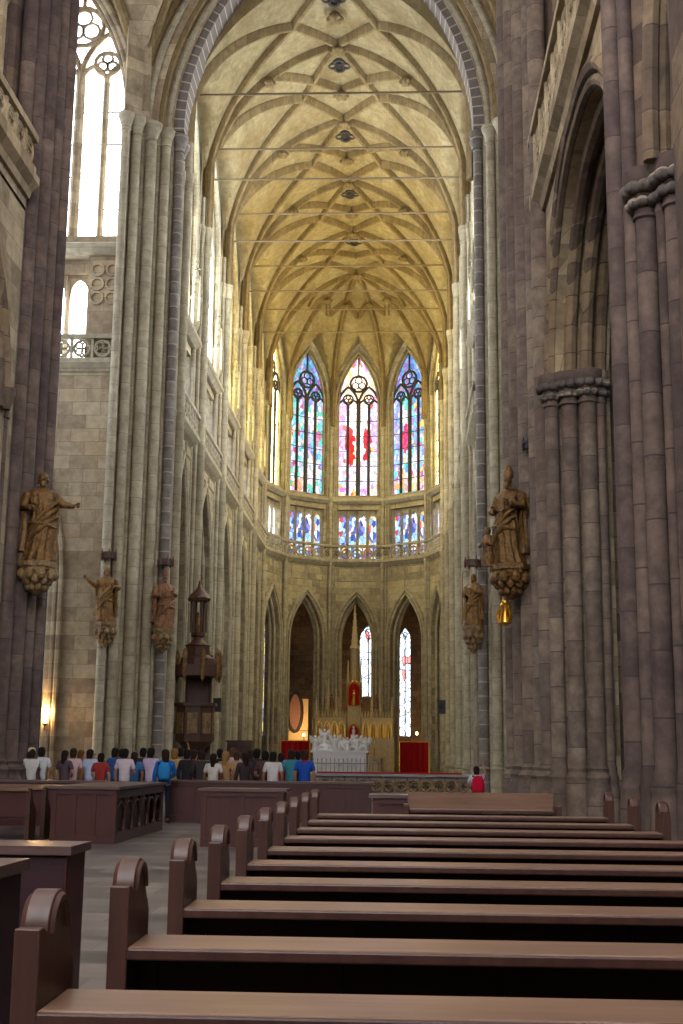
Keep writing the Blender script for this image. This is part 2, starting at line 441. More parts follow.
for (xa, ya), (xb, yb) in zip(AP, AP[1:]):
    mx, my = (xa+xb)/2, (ya+yb)/2
    c = (XC+(mx-XC)*.6, YA+(my-YA)*.6)
    for (x, y) in ((xa, ya), (xb, yb)): plan_rib([(XC+(x-XC)*.42, YA+(y-YA)*.42), c])

# ------------------------------------------------------------------ glass
GW = (.93, .97, 1, 1)
G_white = leaded('pale_daylight_glass', [(0, (.75, .86, 1, 1)), (.35, (.95, .98, 1, 1)), (.8, (.85, .92, .95, 1))], 8.0, 1.6, .8, None, .03)
G_bright = leaded('bright_transept_glass', [(0, (.86, .92, 1, 1)), (.4, (1, 1, 1, 1)), (.8, (.93, .96, 1, 1))], 3.6, .9, .8, None, .012)
G_nave = leaded('nave_daylight_glass', [(0, (.85, .86, .95, 1)), (.4, (1, .94, .86, 1)), (.8, (.95, .9, .92, 1))], 6.0, .9, .8, None, .012)
G_blue = leaded('blue_white_gallery_glass', [(0, (.45, .5, .8, 1)), (.3, (.75, .82, .98, 1)), (.7, (.55, .55, .72, 1))], 2.4, 1.4, .6, None, .03)
G_yel = leaded('pale_yellow_glass', [(0, (1, .78, .28, 1)), (.3, (1, .86, .4, 1)), (.7, (.98, .72, .22, 1)), (.9, (1, .92, .6, 1))], 4.6, 1.5, .8, None, .03)
PAL_C = [(0, (.75, .55, 1, 1)), (.14, (.55, .75, 1, 1)), (.3, (1, .55, .12, 1)), (.42, (.8, .85, 1, 1)), (.56, (.65, .2, .75, 1)), (.66, (.95, .85, .8, 1)), (.84, (.3, .6, .95, 1)), (.93, (.9, .15, .1, 1))]
PAL_L = [(0, (.15, .4, .8, 1)), (.16, (.2, .75, .8, 1)), (.32, (.85, .8, .95, 1)), (.45, (.55, .4, .85, 1)), (.56, (.1, .6, .4, 1)), (.66, (.9, .45, .25, 1)), (.76, (.45, .65, 1, 1)), (.86, (.9, .75, .6, 1)), (.94, (.75, .1, .25, 1))]
PAL_R = [(0, (.2, .45, .95, 1)), (.2, (.5, .35, .85, 1)), (.34, (.85, .85, .95, 1)), (.48, (.15, .7, .75, 1)), (.6, (.95, .5, .15, 1)), (.7, (.35, .6, 1, 1)), (.85, (.85, .15, .3, 1)), (.93, (.95, .75, .4, 1))]
G_c = leaded('stained_glass_warm', PAL_C, .8, 5.0, .6, [
    (0, 6.1, .8, 1.6, (1.5, 1.35, 1.2, 1), .85), (0, 8.4, 1.3, 1.6, (1.5, 1.0, .4, 1), .6), (0, 9.4, .45, .9, (1.7, 1.5, 1.1, 1), .9),
    (-1.35, 5.9, .35, 3.2, (.75, .3, .9, 1), .6), (1.35, 5.6, .35, 3.0, (.7, .45, .95, 1), .55),
    (0, 1.7, 1.6, 1.4, (.85, .75, 1, 1), .55), (.05, 3.5, .95, .9, (1, .62, .12, 1), .7),
    (-.6, 4.0, .42, 1.4, (.85, .02, .02, 1), .97), (.66, 4.1, .38, 1.3, (.8, .02, .05, 1), .97), (.06, 4.4, .36, 1.8, (1.7, 1.7, 1.7, 1), .97)])
G_l = leaded('stained_glass_cool', PAL_L, .68, 5.2, .5, [(0, 9, 1.6, 2.2, (.06, .14, .4, 1), .6), (.25, 4, .42, 1.6, (.6, .45, .9, 1), .6), (1.0, 4.3, .3, .8, (.85, .1, .25, 1), .7), (.6, 5.8, .5, 1.0, (.95, .9, .85, 1), .6), (-1, 6.4, .45, .9, (.15, .6, .45, 1), .6), (-.6, .6, .5, .5, (.95, .4, .15, 1), .8), (.4, 1.6, .9, 1.1, (.9, .8, .75, 1), .5)])
G_r = leaded('stained_glass_mixed', PAL_R, .68, 5.2, .5, [(0, 9, 1.6, 2.2, (.06, .12, .42, 1), .6), (-.35, 4.3, .35, 1.3, (.9, .04, .15, 1), .9), (-.35, 6.2, .4, .9, (.95, .95, .95, 1), .7), (-1.2, 4.5, .4, 2.6, (.3, .4, .95, 1), .6), (.6, 2.2, .45, 1.4, (.9, .88, .95, 1), .6), (0, .8, 1.6, .6, (.95, .5, .15, 1), .5), (-.3, 7.2, .4, .6, (.1, .6, .5, 1), .8)])
G_t = leaded('gallery_stained_glass', [(0, (.08, .12, .45, 1)), (.22, (.3, .55, .95, 1)), (.4, (.9, .85, .75, 1)), (.56, (.2, .2, .5, 1)), (.68, (.9, .6, .2, 1)), (.8, (.5, .75, .95, 1)), (.92, (.85, .1, .1, 1))], .62, 4.2, .6)
G_amb = leaded('chapel_clear_glass', [(0, (.7, .85, 1, 1)), (.4, (.95, .98, 1, 1)), (.85, (.6, .72, .95, 1)), (.95, (.8, .2, .2, 1))], 1.1, 2.4, .7, None, .06)
G_ambs = leaded('chapel_side_glass', [(0, (.95, .85, .3, 1)), (.4, (.95, .95, .9, 1)), (.7, (.7, .5, .8, 1))], 1.5, 2.4, .7, None, .05)

WIN = [0]
def gothic_window(M, w, z0, zs, rise, lights, glass, depth, label, mull=.09, heads=True, bars=0, frame_mat=None, spec='tref'):
    """Pointed window: pane, mullions, small arched heads, trefoil circles above, iron bars."""
    WIN[0] += 1
    loc = M @ Vector((0, depth, z0)); rot = M.to_euler().z
    t = struct('window_%d' % WIN[0], label, loc, rot); fm = frame_mat or M_choirpale
    a = arch_pts(w, zs-z0, rise, 10)
    mb = MB(); mb.yprism([(-w/2, 0)]+a+[(w/2, 0)], .04, .1); mb.build('glass', glass, t)
    lw = w/lights; hz = zs-z0
    def ztop(x): return hz+arcprof(abs(x), w/2, 0, rise)
    for i in range(1, lights):
        x = -w/2+lw*i; zt = (hz+.1) if lights > 2 and i != lights/2 else hz+lw*.6
        mm = mull*(1.5 if lights % 2 == 0 and i == lights//2 and lights > 2 else 1)
        mb = MB(); mb.prism([(x-mm, .1), (x-mm, 0), (x-mm*.4, -.12), (x+mm*.4, -.12), (x+mm, 0), (x+mm, .1)], 0, min(zt, ztop(x)))
        mb.build('mullion', fm, t)
    mb = MB()
    mb.tube([(x, -.02, z) for x, z in [(-w/2, 0)]+a+[(w/2, 0)]], mull*1.1, 6)
    if heads:
        for i in range(lights):
            c = -w/2+lw*(i+.5)
            mb.tube([(c+x, -.03, z) for x, z in arch_pts(lw, hz-lw*.15, lw*.75, 5)], mull*.75, 6)
        def ring(cx, cz, r, th=.8):
            mb.tube([(cx+r*math.cos(j*PI/7), -.03, cz+r*math.sin(j*PI/7)) for j in range(14)], mull*th, 6, True)
            for q in range(3):
                b = PI/2+q*2*PI/3
                mb.tube([(cx+r*.45*math.cos(b)+r*.42*math.cos(j*PI/4), -.03, cz+r*.45*math.sin(b)+r*.42*math.sin(j*PI/4)) for j in range(8)], mull*.5, 5, True)
        if lights == 4:
            for sx in (-1, 1):
                mb.tube([(sx*w/4+x, -.03, z) for x, z in arch_pts(w/2, hz, w*.48, 6)], mull*.9, 6)
                ring(sx*w*.25, hz+w*.17, w*.12, .6)
            ring(0, hz+w*.56, w*.2); 
            mb.tube([(0, -.03, hz+w*.76), (0, -.03, ztop(0))], mull*.7, 6)
        elif lights == 2: ring(0, hz+lw*.95, w*.2)
        elif lights == 3: ring(0, hz+w*.5, w*.2, .7); ring(-w*.2, hz+w*.22, w*.12, .5); ring(w*.2, hz+w*.22, w*.12, .5)
    mb.build('tracery', fm, t, True)
    for i in range(bars):
        z = (i+1)*hz/(bars+1); MB().box(0, .02, z, w, .04, .05).build('saddle_bar', M_lead, t)
    return t

def gallery_window(M, w, z0, z1, lights, glass, depth, label, mat, arch=True):
    WIN[0] += 1
    t = struct('window_%d' % WIN[0], label, M @ Vector((0, depth, z0)), M.to_euler().z)
    h = z1-z0; lw = w/lights
    MB().box(0, .05, h/2, w, .06, h).build('glass', glass, t)
    for i in range(lights+1):
        x = -w/2+lw*i; MB().prism([(x-.11, .1), (x-.11, -.02), (x, -.2), (x+.11, -.02), (x+.11, .1)], 0, h).build('mullion', mat, t)
    mb = MB()
    for i in range(lights):
        c = -w/2+lw*(i+.5); mb.arch_wall(lw, h*.76, h, lw*.74, h*.76, h*.8, lw*.6, -.06, .03, cx=c, xl=c-lw/2, xr=c+lw/2, n=5)
    mb.build('arched_heads', mat, t)
    return t

# ------------------------------------------------------------------ choir walls
walls = {}
wl = struct('wall_left', 'stone choir wall on the pulpit side, with arcade, gallery and clerestory', (XC-HW, 51.2, 0), R2(90))
wr = struct('wall_right', 'stone choir wall seen edge-on beside the crossing pier', (XC+HW, YA, 0), R2(-90))
wa = struct('wall_apse', 'five-sided apse wall with arches below the stained windows', (XC, YA, 0), 0)

def respond(M, x, big, par, P):
    mb = MB(P.inverted() @ M); k = 1.0 if big else .62
    cs = [(x, -.3*k, .24*k), (x-.36*k, -.12*k, .13*k), (x+.36*k, -.12*k, .13*k), (x-.62*k, .04, .12*k), (x+.62*k, .04, .12*k)]
    for i, (cx, cy, r) in enumerate(cs):
        mb.lathe([(r*1.5, 0), (r*1.5, 1.0), (r*1.25, 1.05), (r*1.4, 1.15), (r*1.0, 1.3), (r, 15.6), (r*1.2, 15.7), (r*1.2, 15.85), (r, 15.95), (r, ZCAP-.7), (r*1.15, ZCAP-.66), (r*1.0, ZCAP-.6), (r*1.3, ZCAP-.2), (r*1.4, ZCAP-.05), (r*1.4, ZCAP+.1), (r*.9, ZCAP+.15), (r*.9, Z0)], cx, cy, 10)
    mb.prism([(x-.7*k, .5), (x-.66*k, .05), (x, -.25*k), (x+.66*k, .05), (x+.7*k, .5)], 0, Z0)
    mb.build('respond', M_choirpale, par, True)

def pinnacle(M, x, y, z0, h, par, P):
    mb = MB(P.inverted() @ M)
    mb.lathe([(.1, z0-.5), (.3, z0), (.3, z0+h*.3), (.4, z0+h*.33), (.25, z0+h*.38), (.05, z0+h)], x, y, 6)
    for i in range(5):
        z = z0+h*(.42+.11*i); r = .26*(1-i/6)
        for q in range(4): mb.ball(x+r*math.cos(q*PI/2), y+r*math.sin(q*PI/2), z, .09, n=6, m=4)
    for q in range(4): mb.lathe([(.07, z0), (.07, z0+h*.35), (.01, z0+h*.6)], x+.36*math.cos(q*PI/2+.78), y+.36*math.sin(q*PI/2+.78), 5)
    mb.build('pinnacle', M_choirpale, par, True)

def choir_bay(Pa, Pb, par, straight, glass, gal, lab, galglass):
    w = math.hypot(Pb[0]-Pa[0], Pb[1]-Pa[1]); ang = math.degrees(math.atan2(Pb[1]-Pa[1], Pb[0]-Pa[0]))
    M = frame((Pa[0]+Pb[0])/2, (Pa[1]+Pb[1])/2, 0, ang)
    P = Matrix.Translation(par.location) @ par.rotation_euler.to_matrix().to_4x4(); L = P.inverted() @ M
    if straight: ow, zs, ri = w-2.7, 9.4, 5.0
    else: ow, zs, ri = 2.8, 10.0, 3.35
    MB(L).arch_wall(w, 0, 15.2, ow, 0, zs, ri, 0, 1.1).build('arcade_wall', M_choir, par)
    for d, yy, r in ((.1, -.03, .1), (.34, -.05, .13), (-.12, .32, .12), (-.2, .62, .12)):
        a = arch_pts(ow+2*d, zs, ri+d*1.2, 10)
        mb = MB(L).tube([(x, yy, z) for x, z in [(-ow/2-d, .9)]+a+[(ow/2+d, .9)]], r, 8); mb.build('archivolt', M_choirpale, par, True)
    mb = MB(L); mb.slab(-w/2, w/2, 0, .9, 15.2, 16.0); mb.build('frieze', M_choir, par)
    mb = MB(L); mb.yprism([(-w/2-.12, 15.7), (w/2+.12, 15.7), (w/2+.12, 15.8), (-w/2-.12, 15.8)], -.12, 0)
    mb.xprism([(.0, 15.6), (-.18, 15.75), (-.36, 15.95), (-.36, 16.12), (.4, 16.12)], -w/2-.14, w/2+.14); mb.build('string_course', M_choirpale, par)
    if straight:
        n = 3
    else:
        n = 2
    for i in range(n):   # frieze panels
        pw = (w-1.2)/n; x = -w/2+.6+pw*(i+.5)
        mb = MB(L).tube([(x-pw*.44, -.01, 14.55 if not straight else 15.0), (x+pw*.44, -.01, 14.55 if not straight else 15.0), (x+pw*.44, -.01, 15.55), (x-pw*.44, -.01, 15.55)], .05, 5, True); mb.build('frieze_panel', M_choirpale, par)
    # gallery stage
    gw = w-1.5 if straight else w-1.0
    mb = MB(L); mb.slab(-w/2, -gw/2, .15, 1.2, 16, 20.5); mb.slab(gw/2, w/2, .15, 1.2, 16, 20.5); mb.slab(-gw/2, gw/2, .15, 1.2, 20.0, 20.5); mb.build('gallery_wall', M_choir, par)
    gallery_window(M, gw, 16.0, 20.0, gal, galglass, .4 if straight else .55, lab+', in the gallery stage under the clerestory', M_choirpale)
    mb = MB(L); mb.xprism([(.9, 20.4), (-.05, 20.4), (-.3, 20.62), (-.3, 20.8), (.55, 21.2), (.9, 21.2)], -w/2, w/2); mb.build('sill', M_choirpale, par)
    cw = w-1.9 if straight else 3.3; zw, rw = (27.0, 5.0) if straight else (28.2, 4.1)
    MB(L).arch_wall(w, 20.5, 34.2, cw, 21.1, zw, rw, .1, 1.0).build('clerestory_wall', M_choir, par)
    for d, yy, r in ((.12, .05, .1), (-.1, .35, .09)):
        a = arch_pts(cw+2*d, zw, rw+d, 10)
        MB(L).tube([(x, yy, z) for x, z in [(-cw/2-d, 21)]+a+[(cw/2+d, 21)]], r, 7).build('window_moulding', M_choirpale, par, True)
    gothic_window(M, cw-.1, 21.1, zw, rw, 4, glass, .4 if straight else .45, lab+', tall pointed clerestory light', .075 if straight else .115, bars=5, frame_mat=None if straight else M_lead)
    respond(M, -w/2, straight, par, P)
    if straight:
        for sx in (-1, 1): pinnacle(M, sx*(w/2-.85), .02, 21.6, 3.6, par, P)
    return M, L, w

ordn = ['first', 'second', 'third', 'fourth', 'fifth']
for i, (a, b) in enumerate(zip(BAYS, BAYS[1:])):
    choir_bay((XC-HW, a), (XC-HW, b), wl, True, G_white if i < 2 else G_yel, 4, '%s choir window beyond the pulpit side pier%s' % (ordn[i], ' in pale glass' if i < 2 else ' in yellowish glass'), G_blue)
names5 = ['yellowish outer apse window nearest the pulpit side', 'cool stained apse window beside the central one, pulpit side', 'central apse window with white figure between two red robes', 'stained apse window beside the central one with a red streak, on the backpack side', 'yellowish outer apse window nearest the backpack side']
for k in range(5):
    choir_bay(AP[k], AP[k+1], wa, False, [G_yel, G_l, G_c, G_r, G_yel][k], 4, names5[k], [G_blue, G_t, G_t, G_t, G_blue][k])
rb = BAYS[::-1]
for i, (a, b) in enumerate(zip(rb, rb[1:])):
    choir_bay((XC+HW, a), (XC+HW, b), wr, True, G_yel if i < 3 else G_white, 4, '%s choir window from the apse on the wall behind the carved bishop statues' % ordn[i], G_blue)

# gallery balustrade right round the choir
bal = thing('gallery_balustrade', 'carved stone gallery balustrade running round choir and apse below the gallery windows', 'balustrade', (XC, 51.2, 16.1))
def bal_panels(M, w, z, h, n, name, par, mat, y=-.25, th=.055):
    P = Matrix.Translation(par.location) @ par.rotation_euler.to_matrix().to_4x4(); L = P.inverted() @ M
    mb = MB(L); pw = w/n; r = min(pw, h)*.42
    for i in range(n):
        c = -w/2+pw*(i+.5); zc = z+h/2
        mb.tube([(c+r*math.cos(j*PI/6), y, zc+r*math.sin(j*PI/6)) for j in range(12)], th, 6, True)
        for q in range(4):
            b = PI/4+q*PI/2
            mb.tube([(c+r*.5*math.cos(b)+r*.42*math.cos(j*PI/4), y, zc+r*.5*math.sin(b)+r*.42*math.sin(j*PI/4)) for j in range(8)], th*.8, 5, True)
        mb.box(c-pw/2, y, zc, th*2, th*2.4, h)
    mb.build(name, mat, par, True)
def bal_run(Pa, Pb, par, z, h, n, mat):
    w = math.hypot(Pb[0]-Pa[0], Pb[1]-Pa[1]); ang = math.degrees(math.atan2(Pb[1]-Pa[1], Pb[0]-Pa[0]))
    M = frame((Pa[0]+Pb[0])/2, (Pa[1]+Pb[1])/2, 0, ang)
    P = Matrix.Translation(par.location) @ par.rotation_euler.to_matrix().to_4x4(); L = P.inverted() @ M
    bal_panels(M, w, z, h, n, 'tracery_panel', par, mat, y=-.22)
    MB(L).xprism([(-.35, z+h), (-.37, z+h+.14), (-.27, z+h+.2), (-.1, z+h+.14), (-.11, z+h)], -w/2-.06, w/2+.06).build('top_rail', mat, par)
    MB(L).box(0, -.22, z+.05, w+.1, .2, .1).build('bottom_rail', mat, par)
pts = [(XC-HW, y) for y in BAYS] + AP[1:] + [(XC+HW, y) for y in rb[1:]]
for i, (a, b) in enumerate(zip(pts, pts[1:])):
    bal_run(a, b, bal, 16.1, .95, 8 if (i < 5 or i >= 10) else 5, M_choirpale)

# iron tie rods across the choir
for i, y in enumerate(BAYS[1:5]):
    for z, lv in ((30.9, 'upper'), (29.3, 'lower')):
        u = HW-.2
        while arcprof(u, HW, Z0, RISE) < z: u -= .02
        t = MB().tube([(XC-u-.02, y, z), (XC-u*.3, y, z-.02), (XC+u*.3, y, z-.02), (XC+u+.02, y, z)], .05, 6)
        tag(t.build('tie_rod', M_rod, None, origin=(XC, y, z)), 'thin iron tie rod under the vault, %s rod of the %s pair from the crossing' % (lv, ordn[i]), 'tie rod')
u = HW-.2
while arcprof(u, HW, Z0, RISE) < 31.0: u -= .02
tag(MB().tube([(XC-u, 52, 31.0), (XC+u, 52, 31.0)], .05, 6).build('tie_rod', M_rod, None, origin=(XC, 52, 31.0)), 'thin iron tie rod nearest the crossing arch, topmost of all the rods', 'tie rod')

# aisle and ambulatory shell behind the arcades
M_amb = stone('ambulatory_ashlar', lin('#7a6a56'), lin('#8c7a62'), lin('#5e4f42'), lin('#54483c'))
amb = struct('wall_ambulatory', 'outer wall of the aisles and ambulatory seen through the arches', (XC, 102, 0))
mb = MB(Matrix.Translation((-XC, -102, 0)))
for x in (-17.5, 11.4):
    mb.slab(x-.3, x+.3, 50, 102.6, 0, 15.4)
mb.slab(-17.5, -12.2, 102, 102.6, 0, 15.4)
mb.slab(1.9, 11.4, 102, 102.6, 0, 15.4)
mb.build('ashlar', M_amb, amb)
F = frame(0, 102, 0, 0); L = Matrix.Translation((-XC, -102, 0)) @ F
MB(L).arch_wall(6, 0, 15.4, 1.5, 6.4, 10.9, 1.3, 0, .6, cx=-2.35, xl=-6.5, xr=-.6, n=8).build('chapel_wall', M_amb, amb)
MB(L).arch_wall(6, 0, 15.4, .95, 3.3, 11.0, 1.0, 0, .6, cx=.62, xl=-.6, xr=1.9, n=8).build('chapel_wall', M_amb, amb)
MB(L).arch_wall(6, 0, 15.4, 1.6, 3.3, 11.2, 1.2, 0, .6, cx=-10.9, xl=-12.2, xr=-6.5, n=8).build('chapel_wall', M_amb, amb)
gothic_window(frame(-2.35, 102, 0, 0), 1.48, 6.4, 10.9, 1.3, 2, G_amb, .35, 'clear chapel window seen through the central apse arch behind the altar spire', .05, bars=2, frame_mat=M_lead)
gothic_window(frame(.62, 102, 0, 0), .94, 3.3, 11.0, 1.0, 2, G_amb, .35, 'narrow tall chapel window seen through the apse arch beside the altar', .05, bars=3, frame_mat=M_lead)
gothic_window(frame(-10.9, 102, 0, 0), 1.58, 3.3, 11.2, 1.2, 2, G_ambs, .35, 'sliver of yellow and violet chapel window seen through the outer apse arch', .05, bars=3, frame_mat=M_lead)
mb = MB(); 
mb.slab(-17.8, XC-HW-.9, 49.9, 87.5, 15.3, 15.7); mb.slab(XC+HW+.9, 11.7, 49.9, 87.5, 15.3, 15.7)
def quad(a, b, c, d): mb.prism([a, b, c, d], 15.3, 15.7)
for k in range(5):
    a, b = AP[k], AP[k+1]; e = lambda p, s: (XC+(p[0]-XC)*s, YA+(p[1]-YA)*s)
    quad(e(a, 1.12), e(a, 2.7), e(b, 2.7), e(b, 1.12))
o = mb.build('ceiling_ambulatory', M_vault, None, origin=(XC, 95, 15.3)); o['kind'] = 'structure'
# ------------------------------------------------------------------ piers of crossing and nave
def shaft_prof(r, z1, cap, ring=True):
    p = [(r*1.55, 0), (r*1.55, .95), (r*1.4, 1.02), (r*1.4, 1.12), (r*1.5, 1.18), (r*1.15, 1.3), (r*1.25, 1.38), (r, 1.46), (r, z1-.75 if cap else z1)]
    if cap: p += [(r*1.25, z1-.72), (r*1.05, z1-.62), (r*1.25, z1-.45), (r*1.75, z1-.15), (r*1.9, z1-.1), (r*1.9, z1+.05)]
    return p
def pier(label, cx, cy, core, shafts, cat='pier', mat=None, leaf=False):
    mat = mat or M_pier; smat = {M_near: M_nearshaft, M_pier: M_piershaft, M_left: M_choirpale}.get(mat, mat)
    t = thing('clustered_column', label, cat, (cx, cy, 0))
    L = Matrix.Translation((-cx, -cy, 0))
    MB(L).prism(core[0], 0, core[1]).build('core', mat, t)
    plinth = [((x-cx)*1.06+cx, (y-cy)*1.06+cy) for x, y in core[0]]
    MB(L).prism(plinth, 0, .9).build('plinth', mat, t)
    for sh in shafts:
        x, y, r, z1, cap = sh[:5]; m = sh[5] if len(sh) > 5 else smat
        s = MB(L).lathe(shaft_prof(r, z1, cap), x, y, 14).build('shaft', m, t, True)
        if cap and leaf:
            mb = MB(L)
            for q in range(9):
                a = q*2*PI/9
                for zz, rr, sz in ((z1-.5, r*1.3, .11), (z1-.27, r*1.65, .13)):
                    mb.ball(x+rr*math.cos(a+zz), y+rr*math.sin(a+zz), zz, sz, sz, sz*.8, 6, 5)
            mb.build('leaf_carving', M_dark, s, True)
    return t
def chain(A, B, rs, z, cap, push=.0, mats=None):
    """shafts strung from A to B with the radii rs (spacing follows the radii)"""
    tot = sum(2*r for r in rs); out = []; d = 0; ax, ay = B[0]-A[0], B[1]-A[1]; Ln = math.hypot(ax, ay)
    nx, ny = ay/Ln, -ax/Ln
    if nx*(XC-A[0])*.3 - ny < 0: nx, ny = -nx, -ny
    for i, r in enumerate(rs):
        t = (d+r)/tot; d += 2*r
        e = .1 if r >= .15 else -.05
        out.append((A[0]+ax*t+nx*e, A[1]+ay*t+ny*e, r*.98*Ln/tot if False else r, z, cap) + ((mats[i],) if mats and mats[i] else ()))
    return out
ZC = 27.9
XL, XR = XC-HN, XC+HN
# eastern crossing piers (between transept and choir)
for s, lab in ((-1, 'tall clustered pier where the choir begins, carrying two carved statues beside the pulpit'), (1, 'pale clustered pier where the choir begins, behind the small saint statue on the backpack side')):
    X = XC+s*HN
    core = [(X+s*.25, 50.2), (X+s*2.2, 48.3), (X+s*2.3, 48.5), (X+s*2.5, 52.4), (X+s*.75, 52.4), (X+s*.25, 51.2)]
    if s > 0: core = core[::-1]
    rs = [.2, .09, .09, .2, .09, .09, .24, .09, .09, .2, .09, .18]
    sh = chain((X+s*.1, 50.3), (X+s*2.25, 48.0), rs, ZC, True, 0, [M_greyshaft]+[None]*11)
    sh += [(X+s*.3, 50.85, .24, ZC, True, M_greyshaft), (X+s*.5, 51.4, .2, Z0, True)]
    pier(lab, X+s*1.6, 50.2, (core, 40), sh, mat=M_left)
# western crossing piers (between nave and transept)
X = XR
core = [(X+.25, 34.6), (X+.3, 33.6), (X+.62, 31.6), (X+.85, 30.5), (X+2.2, 29.8), (X+3, 29.9), (X+3, 37), (X+1, 37)]
sh = chain((X+.0, 34.8), (X+.58, 30.6), [.23, .1, .1, .26, .1, .1, .26, .1, .1, .22, .1, .24], 40, False)
sh += chain((3.62, 29.55), (4.85, 28.95), [.17, .1, .2, .1, .2, .12], 10.6, True)
pier('massive clustered pier behind the large bishop statue, with a carved capital band facing the pews', X+1.6, 33.2, (core[::-1], 40), sh, leaf=True)
X = XL
core = [(X-.55, 33.6), (X-.55, 33.0), (X-1.1, 30.7), (X-2.4, 29.8), (X-5, 29.8), (X-5, 35.5), (X-1, 35.5)]
sh = chain((X-.38, 33.4), (X-.9, 30.7), [.22, .1, .22, .1, .26, .1, .24, .1, .2], 40, False) + chain((X-.6, 30.5), (X-1.6, 29.6), [.17, .1, .2, .1], 10.6, True)
pier('massive brown clustered pier behind the gilded figure group, at the frame edge across from the big bishop', X-2.2, 32.6, (core, 40), sh, mat=M_near)
# nave pier nearest the camera
core = [(3.6, 19.1), (3.55, 18.75), (3.85, 18.2), (4.6, 17.75), (6.2, 17.5), (6.2, 19.6), (4.4, 19.7)]
sh = [(3.5, 19.1, .12, 40, False), (3.46, 18.8, .16, 40, False), (3.62, 18.5, .12, 40, False), (3.78, 18.2, .16, 10.4, True), (3.97, 17.95, .09, 10.4, True), (4.14, 17.75, .17, 10.4, True), (4.38, 17.62, .09, 10.4, True), (4.65, 17.5, .19, 10.4, True), (5.0, 17.4, .17, 10.4, True),
      (3.9, 19.35, .14, 10.6, True), (4.3, 19.5, .2, 10.6, True), (4.7, 19.6, .14, 10.6, True)]
np_ = pier('dark purple-brown clustered nave pier nearest the camera, beside the far pew ends', 4.6, 18.5, (core, 40), sh, mat=M_near, leaf=True)
mb = MB(Matrix.Translation((-4.6, -18.5, 0)))
for (x, r) in ((3.8, .13), (4.0, .1), (4.2, .15), (4.42, .1), (4.7, .15), (5.05, .14)):
    a = arch_pts(10.6, 10.4, 6.6, 14)
    mb.tube([(x, 12.4-u, z) for u, z in a if -u > -.5 or True][:20], r, 8)
mb.build('arch_moulding', M_pier, np_, True)

# ------------------------------------------------------------------ chancel arch
def arch_band(h0, h1, y0, y1, zs, r0, r1, mat, name, par, n=22, bm=None):
    A = arch_pts(2*h0, zs, r0, n); B = arch_pts(2*h1, zs, r1, n)
    P = par.location
    mb = MB(Matrix.Translation((-P.x, -P.y, -P.z)) @ Matrix.Translation((XC, 0, 0)))
    R = []
    for (xa, za), (xb, zb) in zip(A, B): R.append([mb.v((xa, y0, za)), mb.v((xb, y0, zb)), mb.v((xb, y1, zb)), mb.v((xa, y1, za))])
    for a, b in zip(R, R[1:]):
        for j in range(4): mb.f([a[j], a[(j+1) % 4], b[(j+1) % 4], b[j]])
    mb.f(R[0][::-1]); mb.f(R[-1])
    return mb.build(name, mat, par)
ch = struct('wall_chancel_arch', 'great moulded pointed arch opening into the choir, with dark voussoirs', (XC, 50.5, ZC))
k = NT('voussoir_blocks')
tc = k.n('ShaderNodeTexCoord'); sp = k.n('ShaderNodeSeparateXYZ'); k.l(tc.outputs['Object'], sp.inputs[0])
ang = k.math('ARCTAN2', sp.outputs[2], k.math('ADD', k.math('ABSOLUTE', sp.outputs[0]), 4.0))
fr = k.math('FRACT', k.math('MULTIPLY', ang, 24.0))
n = k.noise(tc.outputs['Object'], 2.2, 5)
c = k.mix(n, lin('#544e4d'), lin('#7d7470'))
c = k.mix(k.math('GREATER_THAN', fr, .86), c, lin('#b0a183'))
k.bsdf(c, .8, 0, n, .3, .02); M_vous = k.m
arch_band(HN-.02, HN+.45, 50.0, 51.4, ZC+.3, 10.4, 10.9, M_vous, 'voussoirs', ch)
arch_band(HN+.45, HN+1.0, 49.8, 51.4, ZC, 10.9, 11.5, M_left, 'order', ch)
arch_band(HN+1.0, HN+2.2, 49.3, 51.4, ZC, 11.5, 13.0, M_left, 'order', ch)
mb = MB(Matrix.Translation((0, -50.5, -ZC))); A = [(-HW, Z0)]+arch_pts(2*HW-.1, Z0, RISE, 22)+[(HW, Z0)]; B = [(-HW-1.5, Z0)]+arch_pts(2*HW+2.4, Z0+1, RISE+2.5, 22)+[(HW+1.5, Z0)]
R = [[mb.v((x, yq, z)) for (x, z), yq in ((a, 51.3), (b, 51.3), (b, 51.1), (a, 51.1))] for a, b in zip(A, B)]
for a, b in zip(R, R[1:]):
    for j in range(4): mb.f([a[j], a[(j+1) % 4], b[(j+1) % 4], b[j]])
mb.build('tympanum', M_vault, ch)
for h, r, y, ri in ((HN+.62, .15, 49.85, 11.05), (HN+.98, .2, 49.6, 11.45), (HN+1.4, .14, 49.25, 11.95), (HN+1.8, .2, 49.2, 12.4)):
    MB(Matrix.Translation((-XC, -50.5, -ZC))).tube([(XC+x, y, z) for x, z in arch_pts(2*h, ZC, ri, 22)], r, 8).build('roll_moulding', M_choirpale if r < .18 else M_rib, ch, True)
# ------------------------------------------------------------------ crossing and transept vault
WX = -13.85     # centre of the transept window
def cross_z(x, y):
    zm = arcprof(abs(x-XC), HN+2.0, ZC, 12.2) if abs(x-XC) < HN+2 else ZC
    zc = arcprof(abs(y-41.4), 8.0, ZC, 10.5)
    zl = ZC
    if abs(x-WX) < 3.0: zl = arcprof(abs(x-WX), 3.0, ZC, 8.2)
    return max(zm, zc, zl)
cv = struct('ceiling_crossing', 'tan vault cells rising from the capitals beside the chancel arch', (XC, 41.4, ZC))
mb = MB(Matrix.Translation((-XC, -41.4, -ZC)))
xs = [-21+i*.25 for i in range(141)]; yy = [33.3+16.2*i/48 for i in range(49)]
g = [[mb.v((x, y, cross_z(x, y))) for x in xs] for y in yy]
for r0, r1 in zip(g, g[1:]):
    for i in range(len(xs)-1): mb.f([r0[i], r1[i], r1[i+1], r0[i+1]])
